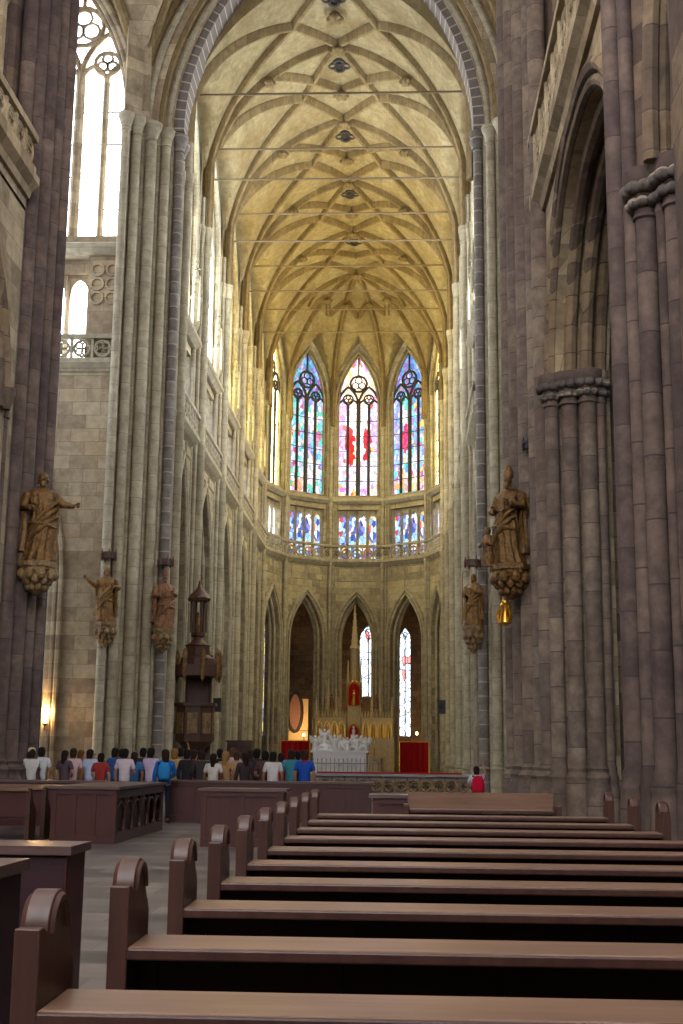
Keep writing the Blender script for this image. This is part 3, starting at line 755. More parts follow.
mb.build('vault_web', M_left, cv, True, angle=25)
for path in ([(XC-HN-1.6, 49.3), (XC-3.2, 45.5), (XC, 41.4)], [(XC+HN+1.6, 49.3), (XC+3.2, 45.5), (XC, 41.4)], [(XC-HN-1.9, 49.3), (-13.2, 45.8), (WX, 41.4)]):
    P = []
    for (xa, ya), (xb, yb) in zip(path, path[1:]):
        P += [(xa+(xb-xa)*i/12, ya+(yb-ya)*i/12) for i in range(12)]
    Q = [Vector((x, y, cross_z(x, y)-.05)) for x, y in P]
    MB(Matrix.Translation((-XC, -41.4, -ZC))).tube(Q, .24, 8).build('rib', M_rib, cv, True)

# ------------------------------------------------------------------ transept east wall with the tall window
wt = struct('wall_transept', 'pale transept wall with arch, gallery parapet and tall bright window', (WX, 48.9, 0))
L = Matrix.Identity(4); F = frame(WX, 48.9, 0, 0)
MB(L).arch_wall(9, 0, 17.1, 3.6, 0, 8.6, 5.4, 0, 1.2, cx=-1.7, xl=-6.5, xr=2.75, n=10).build('aisle_arch_wall', M_left, wt)
for d, yv, r in ((.0, .1, .12), (.22, -.02, .1), (.45, -.05, .12)):
    a = arch_pts(3.6+2*d, 8.6, 5.4+d*1.3, 12)
    MB(L).tube([(-1.7+x, yv, z) for x, z in [(-1.8-d, 0)]+a+[(1.8+d, 0)]], r, 7).build('archivolt', M_left, wt, True)
MB(L).xprism([(.6, 16.7), (-.1, 16.95), (-.35, 17.25), (-.35, 17.45), (.6, 17.45)], -6.5, 2.3).build('string_course', M_choirpale, wt)
bal_t = thing('parapet', 'openwork stone parapet below the tall transept window', 'balustrade', (WX, 48.9, 17.45))
bal_panels(F, 8.6, 17.5, .8, 10, 'tracery_panel', bal_t, M_choirpale, y=-.15)
for o in bal_t.children: o.location.x -= 2.1
MB().box(-2.1, -.15, .95, 8.6, .26, .18).build('top_rail', M_choirpale, bal_t)
mb = MB(L); mb.slab(-6.5, -3.05, .5, 1.3, 17.4, 22.2); mb.slab(.95, 2.75, .1, 1.3, 17.4, 22.2); mb.slab(-3.05, .95, .5, 1.3, 21.4, 22.2); mb.build('gallery_wall', M_left, wt)
gallery_window(F @ Matrix.Translation((-1.05, 0, 0)), 4.0, 17.45, 21.4, 4, G_bright, .75, 'small gallery lights just above the transept parapet', M_left)
MB(L).xprism([(.9, 22.0), (-.1, 22.0), (-.4, 22.2), (-.4, 22.4), (.7, 23.0), (.9, 23.0)], -6.5, 2.3).build('sill', M_choirpale, wt)
mb = MB(L)
for i in range(3):
    for q in range(2): mb.tube([(1.35+.62*q+.26*math.cos(j*PI/5), .06, 21.4-.62*i+.26*math.sin(j*PI/5)) for j in range(10)], .06, 5, True)
mb.build('blind_tracery', M_left, wt)
MB(L).arch_wall(9, 22.2, 38.5, 4.65, 22.9, 28.2, 6.6, .05, 1.2, cx=0, xl=-6.5, xr=3.2, n=12).build('window_wall', M_left, wt)
for d, yv, r in ((.1, .0, .12), (.35, -.04, .16), (-.1, .35, .1)):
    a = arch_pts(4.65+2*d, 28.2, 6.6+d, 14)
    MB(L).tube([(x, yv, z) for x, z in [(-2.32-d, 22.9)]+a+[(2.32+d, 22.9)]], r, 8).build('window_moulding', M_left, wt, True)
gothic_window(F, 4.6, 22.9, 30.4, 4.6, 4, G_bright, .75, 'tall bright daylight window in the transept, beside the brown pier', .14, bars=4, frame_mat=M_left)

# ------------------------------------------------------------------ nave walls
for s, nm, lab in ((-1, 'wall_nave_left', 'nave wall carrying the parapet in the upper corner near the tall window'), (1, 'wall_nave_right', 'nave wall with big pointed aisle arch between the two clustered piers')):
    Xw = XC+s*6.85
    t = struct(nm, lab, (Xw, 24.5, 0), R2(-90*s))
    L = Matrix.Identity(4); F = frame(Xw, 24.5, 0, -90*s)
    E0, E1 = (-9.0, 5.7) if s > 0 else (-5.7, 6.3)
    MB(L).arch_wall(20, 0, 15.8, 10, 0, 10.0, 4.6, 0, 1.3, cx=0, xl=E0, xr=E1, n=14).build('arcade_wall', M_left, t)
    for d, yv, r in ((.12, -.03, .13), (.42, -.06, .16), (-.1, .35, .16), (-.28, .7, .16), (-.1, 1.05, .16)):
        a = arch_pts(10+2*d, 10.0, 4.6+d, 16)
        MB(L).tube([(x, yv, z) for x, z in a], r, 8).build('archivolt', M_pier, t, True)
    zo = .55 if s < 0 else 0; ph = .72 if s < 0 else 1.45
    MB(L).slab(E0, E1, 0, .6, 15.7, 16+zo).build('frieze', M_left, t)
    MB(L).xprism([(.0, 15.5+zo), (-.1, 15.5+zo), (-.16, 15.7+zo), (-.34, 15.85+zo), (-.34, 16.05+zo), (.6, 16.05+zo)], E0, E1).build('string_course', M_left, t)
    mb = MB(L); mb.slab(-9 if s > 0 else -35, 35 if s > 0 else 9, .9, 1.4, 15.8, 40); mb.build('upper_wall', M_left, t)
    mb = MB(L)
    for i in range(7 if s > 0 else 6):
        x = (-8.6 if s > 0 else -5.2)+2.1*i; mb.slab(x-.14, x+.14, .55, .92, 16, 40)
        mb.tube([(x+1.05+q, .72, z) for q, z in arch_pts(1.8, 20.5, 1.5, 6)], .09, 6)
    mb.build('blind_tracery', M_left, t, True)
    pb = thing('parapet', 'long openwork stone parapet climbing steeply over the big aisle arch' if s > 0 else 'openwork stone parapet in the upper corner on the brown pier side', 'balustrade', (Xw, 24.5, 16.05+zo), R2(-90*s))
    PW = E1-E0-.6; PCX = (E0+E1)/2; bal_panels(F @ Matrix.Translation((PCX, 0, 0)), PW, 16.2+zo, ph, 11 if s > 0 else 14, 'tracery_panel', pb, M_left, y=-.2, th=.07)
    MB().box(PCX, -.2, ph+.25, PW, .3, .2).build('top_rail', M_left, pb)
    MB().box(PCX, -.2, .08, PW, .26, .16).build('bottom_rail', M_left, pb)
    mb = MB(L); mb.slab(*((8.2, 35, 0, 1.4, 0, 16) if s > 0 else (-35, -6, 0, 1.4, 0, 16))); mb.build('lower_wall', M_near, t)
    for i, yc in enumerate((12.5, -2.0)):
        gothic_window(frame(Xw, yc, 0, -90*s), 8.4, 19.0, 29.0, 6.0, 4, G_nave, .75, 'high nave window overhead, %s of the camera position on the %s' % (('ahead', 'behind')[i], 'pulpit side' if s < 0 else 'bishop statue side'), .1, bars=4, frame_mat=M_near)
    # aisle behind
    a = struct('wall_aisle_left' if s < 0 else 'wall_aisle_right', 'dim aisle wall and vault behind the nave arcade', (Xw+s*8, 24.5, 0))
    mb = MB(); mb.slab(-.2, .2, -20, 20, 0, 15.5); mb.build('ashlar', M_near, a)
    mb = MB(); mb.slab(min(0, -s*6.8), max(0, -s*6.8), -10, 8.5, 15.2, 15.6); mb.build('aisle_vault', M_near, a)
MB().slab(11.2, 30, 33.2, 33.6, 0, 40).build('wall_transept_west', M_near)['kind'] = 'structure'

MB().slab(XC-7.6, XC+7.6, -9.5, 33.3, 40, 40.4).build('ceiling_nave', M_left)['kind'] = 'structure'
ww = struct('wall_west', 'entrance wall behind the camera with its great window', (XC, -9, 0))
MB().slab(-7.6, 7.6, -.5, .3, 0, 40).build('ashlar', M_near, ww)
gothic_window(frame(XC, -8.7, 0, 180), 9.0, 10.0, 24.0, 7.0, 4, G_nave, -.2, 'great west window behind the camera', .12, bars=5, frame_mat=M_near)
# ------------------------------------------------------------------ pews
M_desktop = wood('dark_desk_top', lin('#4a3a38'), lin('#665250'), .25, 0, .5)  # grey-brown grained wood for the flat top boards
def end_profile(h=1.17, d=.32, r=.092):
    """side outline (y, z) of a pew end: shouldered panel with a round finial"""
    p = [(-d/2, 0), (d/2, 0), (d/2, h-.1), (d/2-.03, h-.06), (r+.03, h-.06)]
    p += [(r*math.cos(a), h-.02+r*math.sin(a)) for a in [PI*i/28 for i in range(29)]]
    p += [(-r-.03, h), (-d/2+.0, h)]
    return p
def make_pew(x0, x1, label, group, loc, finials=(True, True), ztop=.995, back_light=False):
    L = x1-x0; t = thing('pew', label, 'pew', loc, 0, group)
    def bevel(o, wd=.008):
        m = o.modifiers.new('edge', 'BEVEL'); m.width = wd; m.segments = 2; m.limit_method = 'ANGLE'; return o
    for s, xx in ((-1, x0), (1, x1)):
        h = 1.165 if finials[0 if s < 0 else 1] else 1.05
        if finials[0 if s < 0 else 1]:
            e = bevel(MB().xprism(end_profile(h), xx-.03, xx+.03).build('end_panel', M_pewend, t, True, angle=30))
            # raised round moulding on the finial and a seat-side lower wing
            mb = MB()
            for q in (-1, 1):
                mb.tube([(xx+q*.03, .074*math.cos(a), h-.02+.074*math.sin(a)) for a in [PI*i/24 for i in range(25)]], .012, 6)
            mb.build('finial_moulding', M_pewend, e, True)
            bevel(MB().box(xx, -.33, .33, .06, .32, .66).build('seat_wing', M_pewend, e))
        else:
            bevel(MB().box(xx, -.06, h/2, .06, .5, h).build('end_panel', M_pewend, t))
    mb = MB()
    mb.box((x0+x1)/2, .02, .62, L-.07, .035, .66)
    n = 5
    for i in range(n+1): mb.box(x0+.06+(L-.12)*i/n, -.005, .62, .07, .03, .64)
    mb.build('backrest', M_pewdark, t)
    mb = MB(); mb.xprism([(-.165, ztop-.035), (-.165, ztop-.01), (-.158, ztop-.003), (.1, ztop), (.11, ztop-.012), (.11, ztop-.035)], x0+.032, x1-.032)
    bevel(mb.build('book_shelf', M_pewtop, t), .006)
    bevel(MB().box((x0+x1)/2, -.172, ztop-.021, L-.066, .016, .034).build('shelf_nosing', M_pewend, t), .006)
    bevel(MB().box((x0+x1)/2, .28, .43, L-.07, .42, .04).build('seat', M_pewtop, t))
    mb = MB(); mb.box((x0+x1)/2, -.34, .2, L-.07, .18, .05); mb.build('kneeler', M_redwood, t)
    return t
PX0, PX1 = -.83, 2.12
PY = [3.08, 4.04, 5.04, 6.04, 7.06, 8.14, 9.29, 10.44, 11.69, 13.05]
o_ = ['first', 'second', 'third', 'fourth', 'fifth', 'sixth', 'seventh', 'eighth', 'ninth', 'tenth']
pew0 = None
for i in range(10):
    lab = 'brown oak pew with round-topped ends, %s row from the camera' % o_[i]
    loc = (0, PY[i], 0)
    if i == 0: pew0 = make_pew(PX0, PX1, lab, 'pews in the near bank', loc)
    else: dup(pew0, loc, None, lab)
t = make_pew(.1, 1.78, 'short pale-backed bench standing just beyond the last long pew row', 'pews in the near bank', (0, 14.6, 0), (False, False), 1.0)
MB().box(.94, .05, 1.085, 1.64, .04, .19).build('back_board', M_pewtop, t)

# low kneeling desks and enclosed pews further on
def desk(label, x0, x1, y0, y1, h, loc=None, carved_side=0, group=None, n=4, name='kneeling_desk', topw=.06, panels=3, side_open=False):
    cx, cy = (x0+x1)/2, (y0+y1)/2; t = thing(name, label, 'desk' if name == 'kneeling_desk' else 'pew', (cx, cy, 0), 0, group)
    w, d = x1-x0, y1-y0
    MB().box(0, 0, h-.025, w+2*topw, d+2*topw, .05).build('top_board', M_desktop, t)
    mb = MB(); mb.box(0, -d/2+.03, (h-.05)/2, w, .06, h-.05)
    for i in range(panels+1): mb.box(-w/2+.05+(w-.1)*i/panels, -d/2-.008, (h-.05)/2, .09, .03, h-.06)
    mb.box(0, -d/2-.012, .07, w, .034, .14); mb.box(0, -d/2-.012, h-.1, w, .034, .08); mb.build('front_panel', M_redwood, t)
    MB().box(0, d/2-.03, (h-.05)/2, w, .06, h-.05).build('rear_panel', M_redwood, t)
    for s in (-1, 1):
        if side_open and s == carved_side:
            mb = MB(); mb.box(s*(w/2-.04), 0, .09, .07, d, .18); mb.box(s*(w/2-.04), 0, h-.14, .07, d, .14)
            mb.build('side_rail', M_darkwood, t)
            MB().box(s*(w/2-.3), 0, h/2, .04, d*.98, h*.9).build('side_lining', M_darkwood, t)
            for i in range(n+1):
                y = -d/2+.1+(d-.2)*i/n
                MB(Matrix.Translation((s*(w/2-.04), y, 0))).lathe([(.05, .18), (.05, .24), (.025, .28), (.045, .4), (.03, .5), (.05, .62), (.025, .7), (.05, .76), (.05, h-.2)], 0, 0, 8).build('baluster', M_pewend, t, True)
            mb = MB()
            for i in range(n):
                y = -d/2+.1+(d-.2)*(i+.5)/n; lw = (d-.2)/n
                mb.tube([(s*(w/2-.03), y+q, z) for q, z in arch_pts(lw*.85, .46, lw*.35, 5)], .02, 5)
            mb.build('pointed_arcading', M_pewend, t)
        else: MB().box(s*(w/2-.03), 0, (h-.05)/2, .06, d-.1, h-.05).build('side_panel', M_redwood, t)
    return t
desk('closed reddish pew front with openwork carved side facing the aisle', -6.2, -5.02, 22.9, 27.5, 1.0, carved_side=1, side_open=True, n=6)
desk('long dark wooden barrier in front of the crowd of visitors', -5.6, -.62, 31.0, 31.35, .98, panels=8)
desk('boxed dark pew with pale top in the middle of the aisle, before the long barrier', -3.45, -2.0, 22.6, 23.3, 1.0, panels=2)
desk('small brown desk with pale top between the long barrier and the backpack wearer', -.38, 1.25, 19.9, 20.5, 1.0, panels=3)
# left bank of pews seen from behind: low curved-arm benches
def bench_end_profile(): return [(-.2, 0), (.22, 0), (.22, .5), (.14, .62), (.02, .7), (-.05, .86), (-.12, .95), (-.2, .95)]
bank = None
for i in range(4):
    lab = 'dark curved-end bench in the far side bank, %s one counting towards the camera' % o_[3-i]
    loc = (-8.05, 23.0+1.0*i, 0)
    if bank is None:
        bank = thing('bench', lab, 'bench', loc, 0, 'benches in the far side bank')
        for xx in (-1.5, 1.45): MB().xprism(bench_end_profile(), xx-.04, xx+.04).build('end_panel', M_pewend, bank)
        MB().box(0, -.16, .68, 2.9, .05, .46).build('backrest', M_redwood, bank)
        MB().box(0, -.16, .93, 2.9, .16, .05).build('top_rail', M_pewtop, bank)
        MB().box(0, .04, .44, 2.9, .34, .04).build('seat', M_pewtop, bank)
    else: dup(bank, loc, None, lab)
desk('plain low oak counter along the pier behind the side bank benches', -9.0, -6.6, 28.3, 28.7, .99, panels=4)
# near left desks at the frame edge
t = thing('pew', 'dark pew with wide flat top across the aisle from the nearest rows', 'pew', (-2.57, 7.75, 0))
MB().box(0, 0, 1.0, 1.34, .5, .05).build('top_board', M_desktop, t)
MB().box(0, -.2, .49, 1.26, .05, .96).build('front_panel', M_pewdark, t)
MB().xprism([(-.22, 0), (.22, 0), (.22, .97), (-.22, .97)], .57, .64).build('end_panel', M_redwood, t)
MB().xprism([(-.22, 0), (.22, 0), (.22, .97), (-.22, .97)], -.64, -.57).build('end_panel', M_redwood, t)
s_ = MB().xprism([(-.3, 0), (-.22, 0), (-.22, .75), (-.26, .8), (-.34, .72), (-.36, .5), (-.3, .4)], .3, .36).build('arm_rest', M_redwood, t)
MB().box(0, .12, .45, 1.14, .4, .04).build('seat', M_redwood, t)
t = thing('pew', 'very dark flat-topped pew nearest the camera across the aisle', 'pew', (-2.32, 5.75, 0))
MB().box(0, 0, 1.05, 1.22, .5, .05).build('top_board', M_desktop, t)
MB().box(0, -.2, .51, 1.14, .05, 1.0).build('front_panel', M_pewdark, t)
for xx in (-.55, .55): MB().box(xx, .02, .51, .06, .4, 1.0).build('end_panel', M_pewdark, t)
MB().box(0, .1, .45, 1.02, .36, .04).build('seat', M_redwood, t)
mb = MB()
for q in (-.25, .25): mb.tube([(q+.16*math.cos(j*PI/6), -.235, .6+.16*math.sin(j*PI/6)) for j in range(12)], .02, 6, True)
mb.build('carved_rings', M_pewdark, t, True)
# ------------------------------------------------------------------ statues on the piers
def ripple(a, z, seed, k=1.0):
    f = abs(math.sin(4.5*a+seed+.9*math.sin(z*2.2+seed))); g = abs(math.sin(7.5*a-seed*2+z*.8))
    return 1+k*(.22*(f**.7-.62)+.1*(g-.6)+.05*math.sin(3*a+5*z+seed))
def statue(label, loc, rot, h, mat, seed, hat='mitre', staff=None, arm='book', child=False, lean=0.0, skin=None, group='carved saints on the crossing piers'):
    """robed standing saint, feet at the root, facing -y"""
    t = thing('saint_statue', label, 'statue', loc, rot, group); k = h/2.3
    L = Matrix.Scale(k, 4); rings = []; N = 72
    lean = lean or .07*(1 if seed % 2 else -1)
    prof = [(.0, .37, .31), (.06, .39, .32), (.2, .35, .29), (.35, .32, .27), (.5, .31, .26), (.7, .31, .26), (.9, .32, .26), (1.02, .30, .24), (1.15, .27, .21), (1.3, .29, .22), (1.45, .33, .24), (1.58, .35, .24), (1.72, .33, .21), (1.82, .22, .16), (1.88, .1, .1)]
    for z, rx, ry in prof:
        r = []
        sway = lean*math.sin(z*1.5)
        for i in range(N):
            a = 2*PI*i/N; m = ripple(a, z, seed, 1.0 if z < 1.5 else .35)
            r.append((sway+rx*m*math.cos(a), ry*m*math.sin(a)-.03*math.sin(z*2), z))
        rings.append(r)
    MB(L).loft(rings).build('robe', mat, t, True, angle=70)
    mb = MB(L)
    for q, (za, zb, sg) in enumerate(((1.5, .75, 1), (1.35, .6, 1), (1.15, .5, 1), (.95, .85, -1))):
        mb.tube([(sg*(.34-.66*i/8)+lean*math.sin((za+(zb-za)*i/8)*1.5), -.16-.16*math.sin(PI*i/8), za+(zb-za)*(i/8)**1.3) for i in range(9)], [.03, .055, .065, .07, .075, .07, .06, .05, .03], 7)
    mb.build('draped_sash', mat, t, True)
    # cloak falling open over the shoulders
    rings = []
    for z, rx, ry in [(.25, .44, .34), (.5, .42, .33), (.8, .41, .32), (1.1, .4, .3), (1.3, .42, .3), (1.5, .43, .29), (1.7, .39, .26), (1.84, .2, .17)]:
        r = []
        for i in range(40):
            a = R2(-25+230*i/39); m = ripple(a, z, seed+2, 1.3); r.append((rx*m*math.cos(a), ry*m*math.sin(a)+.03, z))
        for i in range(39, -1, -1):
            a = R2(-25+230*i/39); r.append((rx*.86*math.cos(a), ry*.84*math.sin(a)+.03, z))
        rings.append(r)
    MB(L).loft(rings).build('cloak', mat, t, True, angle=60)
    # head, neck, arms and hands as one carved mesh
    mb = MB(L); hx = lean*.3
    mb.lathe([(.09, 1.82), (.075, 1.92), (.08, 2.0)], hx, -.02, 10)
    mb.ball(hx, -.04, 2.08, .105, .125, .15, 12, 9); mb.ball(hx, -.165, 2.06, .022, .03, .035, 6, 5)
    mb.ball(hx, -.12, 1.95, .07, .06, .1, 8, 6)            # beard
    def arm_(pts, rs): mb.tube([(x, y, z) for x, y, z in pts], rs, 8)
    def hand(x, y, z, dx):
        mb.ball(x, y, z, .05, .035, .06, 8, 6)
        for q in range(4): mb.tube([(x-.035+.023*q, y-.02, z+.03), (x-.035+.023*q, y-.05, z+.07-.01*abs(q-1.5)), (x-.035+.023*q, y-.075, z+.06)], .012, 5)
        mb.tube([(x+dx*.04, y-.01, z), (x+dx*.065, y-.04, z+.035)], .013, 5)
    if arm == 'raise': arm_([(-.33, 0, 1.68), (-.5, -.12, 1.45), (-.72, -.22, 1.62), (-.86, -.25, 1.75)], [.12, .11, .09, .05]); hand(-.9, -.27, 1.78, 1)
    else: arm_([(-.33, 0, 1.68), (-.42, -.12, 1.32), (-.25, -.36, 1.3)], [.12, .12, .07]); hand(-.2, -.4, 1.32, 1)
    if arm == 'out': arm_([(.33, 0, 1.68), (.52, -.1, 1.45), (.8, -.2, 1.4)], [.12, .11, .06]); hand(.88, -.22, 1.42, -1)
    else: arm_([(.33, 0, 1.68), (.43, -.14, 1.38), (.26, -.36, 1.42)], [.12, .12, .07]); hand(.2, -.4, 1.46, -1)
    mb.build('head_and_arms', skin or mat, t, True, angle=70)
    mb = MB(L)
    if hat == 'mitre':
        mb.loft([[(hx+.125*math.cos(2*PI*i/14)*q, -.02+.13*math.sin(2*PI*i/14)*q2, z) for i in range(14)] for z, q, q2 in ((2.15, 1, 1), (2.24, 1.12, 1), (2.34, 1.0, .7), (2.44, .5, .32), (2.49, .08, .1))]); mb.build('mitre', mat, t, True)
    elif hat == 'crown':
        mb.lathe([(.12, 2.16), (.135, 2.22), (.13, 2.24)], hx, -.03, 12)
        for q in range(8): mb.lathe([(.03, 2.22), (.035, 2.28), (.004, 2.33)], hx+.125*math.cos(q*PI/4), -.03+.125*math.sin(q*PI/4), 5)
        mb.build('crown', M_gold, t, True)
    else:
        mb.ball(hx, .0, 2.13, .13, .13, .12, 10, 7)
        for q in range(10): mb.ball(hx+.11*math.cos(q*.63), .02+.11*math.sin(q*.63), 2.06-.03*(q % 3), .05, n=6, m=5)
        mb.build('hair', mat, t, True)
    if staff:
        sx = staff; mb = MB(L)
        mb.tube([(sx, -.42, .05), (sx, -.4, 1.6), (sx, -.38, 2.2)]+[(sx+.12-.12*math.cos(a), -.38, 2.2+.14*math.sin(a)) for a in [PI*i/8 for i in range(1, 11)]], .022, 7); mb.build('crosier', M_gilt, t, True)
    if arm == 'book':
        MB(L).box(.02, -.44, 1.42, .22, .05, .3).build('book', mat, t)
    if child:
        mb = MB(L @ Matrix.Translation((-.5, -.2, 0)))
        mb.lathe([(.17, 0), (.18, .1), (.13, .45), (.15, .62), (.09, .74), (.05, .78)], 0, 0, 12); mb.ball(0, -.02, .86, .085, .09, .11, 10, 7)
        mb.tube([(-.13, 0, .66), (-.19, -.08, .48), (-.08, -.17, .5)], .04, 6); mb.tube([(.13, 0, .66), (.18, -.08, .5), (.06, -.18, .55)], .04, 6)
        mb.build('kneeling_child', mat, t, True)
    return t
def console(label, loc, rot, h, r, mat, tassel=False):
    t = thing('wall_console', label, 'console', loc, rot, 'carved consoles under the saints')
    mb = MB(); mb.prism([(r*math.cos(a), r*math.sin(a)) for a in [R2(22.5+45*i) for i in range(8)]], -.16*h, 0); mb.prism([(r*.9*math.cos(a), r*.9*math.sin(a)) for a in [R2(22.5+45*i) for i in range(8)]], -.26*h, -.16*h)
    mb.build('slab', mat, t)
    mb = MB(); mb.lathe([(.1*r, -h), (.35*r, -.88*h), (.42*r, -.7*h), (.7*r, -.45*h), (.85*r, -.26*h)], 0, 0, 14)
    for j, (zz, rr, sz) in enumerate(((-.38, .8, .22), (-.55, .62, .2), (-.75, .45, .16))):
        for i in range(9): a = 2*PI*(i+.5*j)/9; mb.ball(rr*r*math.cos(a), rr*r*math.sin(a), zz*h, sz*r*1.1, sz*r*1.1, sz*r*1.4, 7, 5)
    mb.build('foliage', mat, t, True)
    if tassel:
        mb = MB(); mb.ball(-.12, -.1, -h*1.1, .1, .1, .14); mb.lathe([(.03, -h*1.75), (.16, -h*1.65), (.11, -h*1.3), (.14, -h*1.15), (.04, -h)], -.12, -.1, 10)
        for q in (-1, 1): mb.tube([(-.12+q*.1, -.1, -h*1.2), (-.12+q*.22, -.16, -h*1.45), (-.12+q*.12, -.2, -h*1.7)], [.05, .05, .02], 6)
        mb.build('hanging_angel', M_gold, t, True)
    return t
def canopy(label, loc, rot, r, h, mat):
    t = thing('wall_canopy', label, 'canopy', loc, rot, 'small canopies over the saints')
    mb = MB(); mb.prism([(r*math.cos(a), r*math.sin(a)) for a in [R2(30+60*i) for i in range(6)]], 0, h*.5); mb.prism([(r*1.15*math.cos(a), r*1.15*math.sin(a)) for a in [R2(30+60*i) for i in range(6)]], h*.5, h*.7)
    mb.build('tester', mat, t)
    mb = MB()
    for i in range(6): mb.lathe([(.02, -h*.2), (.07*r/.4, 0), (.07*r/.4, h*.55), (.01, h*1.1)], r*math.cos(R2(30+60*i)), r*math.sin(R2(30+60*i)), 5)
    mb.build('pendants', mat, t); return t
ST = [  # x, y, zfoot, rot
 ('large gilded saint with outstretched arm on the brown pier at the frame edge', (-9.35, 31.95, 6.45), R2(18), 2.45, M_gilt2, 1, 'hair', None, 'out', False, M_console, .52, .85, 'leafy gilded console under the gilded saint with outstretched arm', None),
 ('smaller gilded saint stretching an arm away, on the pier face beside the pale transept wall', (-11.2, 47.7, 6.55), R2(14), 2.2, M_gilt, 2, 'hair', None, 'raise', False, M_console, .45, .95, 'carved console under the saint with arm stretched away', 'small dark canopy over the saint with arm stretched away'),
 ('reddish robed bishop statue above the crowd, on the pier nearest the pulpit', (-9.3, 49.45, 6.5), R2(28), 2.25, M_rose, 3, 'mitre', None, 'book', False, M_console, .45, .98, 'pale carved console under the reddish bishop near the pulpit', 'small dark canopy over the reddish bishop near the pulpit'),
 ('large bishop statue with tall mitre and a small child figure at his side', (2.93, 32.45, 6.5), R2(-38), 2.5, M_gilt2, 4, 'mitre', None, 'book', True, M_gilt2, .55, .9, 'big dark gilded console with hanging angel under the large bishop', None),
 ('small warm-brown saint leaning out from the pale far pier, below the large bishop', (2.98, 49.5, 6.7), R2(-35), 2.1, M_gilt, 5, 'hair', -.3, 'book', False, M_console, .45, 1.1, 'warm-brown console under the small saint on the pale far pier', 'small brown canopy over the small saint on the pale far pier'),
]
for (lab, loc, rot, h, mat, seed, hat, staff, arm, child, cm, cr, chh, clab, canl) in ST:
    statue(lab, loc, rot, h, mat, seed, hat, staff, arm, child)
    console(clab, loc, rot, chh, cr, cm, 'angel' in clab)
    if canl: canopy(canl, (loc[0]+.0, loc[1]+.05, loc[2]+h*1.13), rot, .3, .35, M_darkwood)
canopy('small bracket-like dark canopy on the pier above the large bishop statue', (3.55, 32.0, 9.5), R2(-38), .28, .3, M_iron)

# ------------------------------------------------------------------ pulpit
t = thing('pulpit', 'dark carved wooden pulpit with tall tiered canopy, against the first choir pier', 'pulpit', (-8.45, 53.0, 0))
oct_ = lambda r: [(r*math.cos(R2(22.5+45*i)), r*math.sin(R2(22.5+45*i))) for i in range(8)]
MB().lathe([(.5, 0), (.5, .2), (.3, .35), (.22, .7), (.24, 1.4), (.4, 1.8), (.75, 2.15)], 0, 0, 12).build('pedestal', M_darkwood, t, True)
b = MB().prism(oct_(.82), 2.15, 3.6).build('body', M_darkwood, t)
mb = MB()
for i in range(8):
    a = R2(45*i); x, y = .78*math.cos(a), .78*math.sin(a)
    mb.box(x, y, 2.9, .06, .42, .85, a)
mb.build('relief_panel', M_console, b)
MB().prism(oct_(.95), 3.6, 3.74).build('parapet_rail', M_darkwood, t)
MB().box(0, .75, 3.6, 1.1, .12, 4.4).build('back_panel', M_darkwood, t)
for q in (-1, 1): MB().lathe([(.1, 3.7), (.06, 3.85), (.06, 4.7), (.1, 4.85)], q*.5, .6, 8).build('column', M_darkwood, t, True)
MB().prism(oct_(1.05), 4.85, 5.3).build('tester', M_darkwood, t)
mb = MB()
for i in range(8):
    a = R2(22.5+45*i); mb.lathe([(.02, 4.6), (.1, 4.85), (.12, 5.3), (.08, 5.5), (.13, 5.7), (.02, 6.0)], .98*math.cos(a), .98*math.sin(a), 6)
mb.build('finials', M_gilt, t, True)
MB().lathe([(.75, 5.3), (.7, 5.6), (.5, 5.75), (.5, 6.1), (.58, 6.15), (.3, 6.3), (.22, 6.5), (.3, 6.55), (.3, 6.7)], 0, 0, 8).build('canopy_tier', M_darkwood, t, True)
mb = MB()
for i in range(6): a = i*PI/3; mb.lathe([(.05, 6.7), (.05, 8.0), (.08, 8.05)], .32*math.cos(a), .32*math.sin(a), 6)
mb.build('lantern_posts', M_darkwood, t)
MB().lathe([(.46, 8.05), (.5, 8.15), (.42, 8.3), (.2, 8.5), (.1, 8.62), (.02, 8.95)], 0, 0, 8).build('canopy_crown', M_darkwood, t, True)
MB().lathe([(.1, 6.7), (.14, 7.0), (.08, 7.3), (.09, 7.5), (.02, 7.6)], 0, 0, 8).build('little_figure', M_gilt, t, True)

# ------------------------------------------------------------------ sanctuary
for i in range(3):
    o = MB().slab(XC-5.6+.2*i, XC+5.6-.2*i, 57+.5*i, 86, .0 if i == 0 else .2*i, .2*(i+1)).build('trim_%d' % (i+1), M_greym, None); tag(o, 'broad stone step up to the sanctuary behind the marble tomb rail, %s from below' % o_[i], 'step', None, 'structure')
t = thing('communion_rail', 'low carved rail with red cloth top, crossing the church before the white tomb', 'rail', (-1.5, 48.0, 0))
MB().box(0, 0, .95, 8.6, .3, .1).build('top_rail', M_greym, t); MB().box(0, 0, .1, 8.6, .36, .2).build('plinth', M_greym, t)
MB().box(1.2, 0, 1.02, 5.4, .36, .05).build('red_cloth', M_red, t)
bal_panels(frame(-1.5, 48, 0, 0), 8.4, .22, .66, 18, 'openwork_panel', t, M_console, y=-.02, th=.04)
MB().box(0, .12, .55, 8.4, .04, .68).build('backing', M_greym, t)

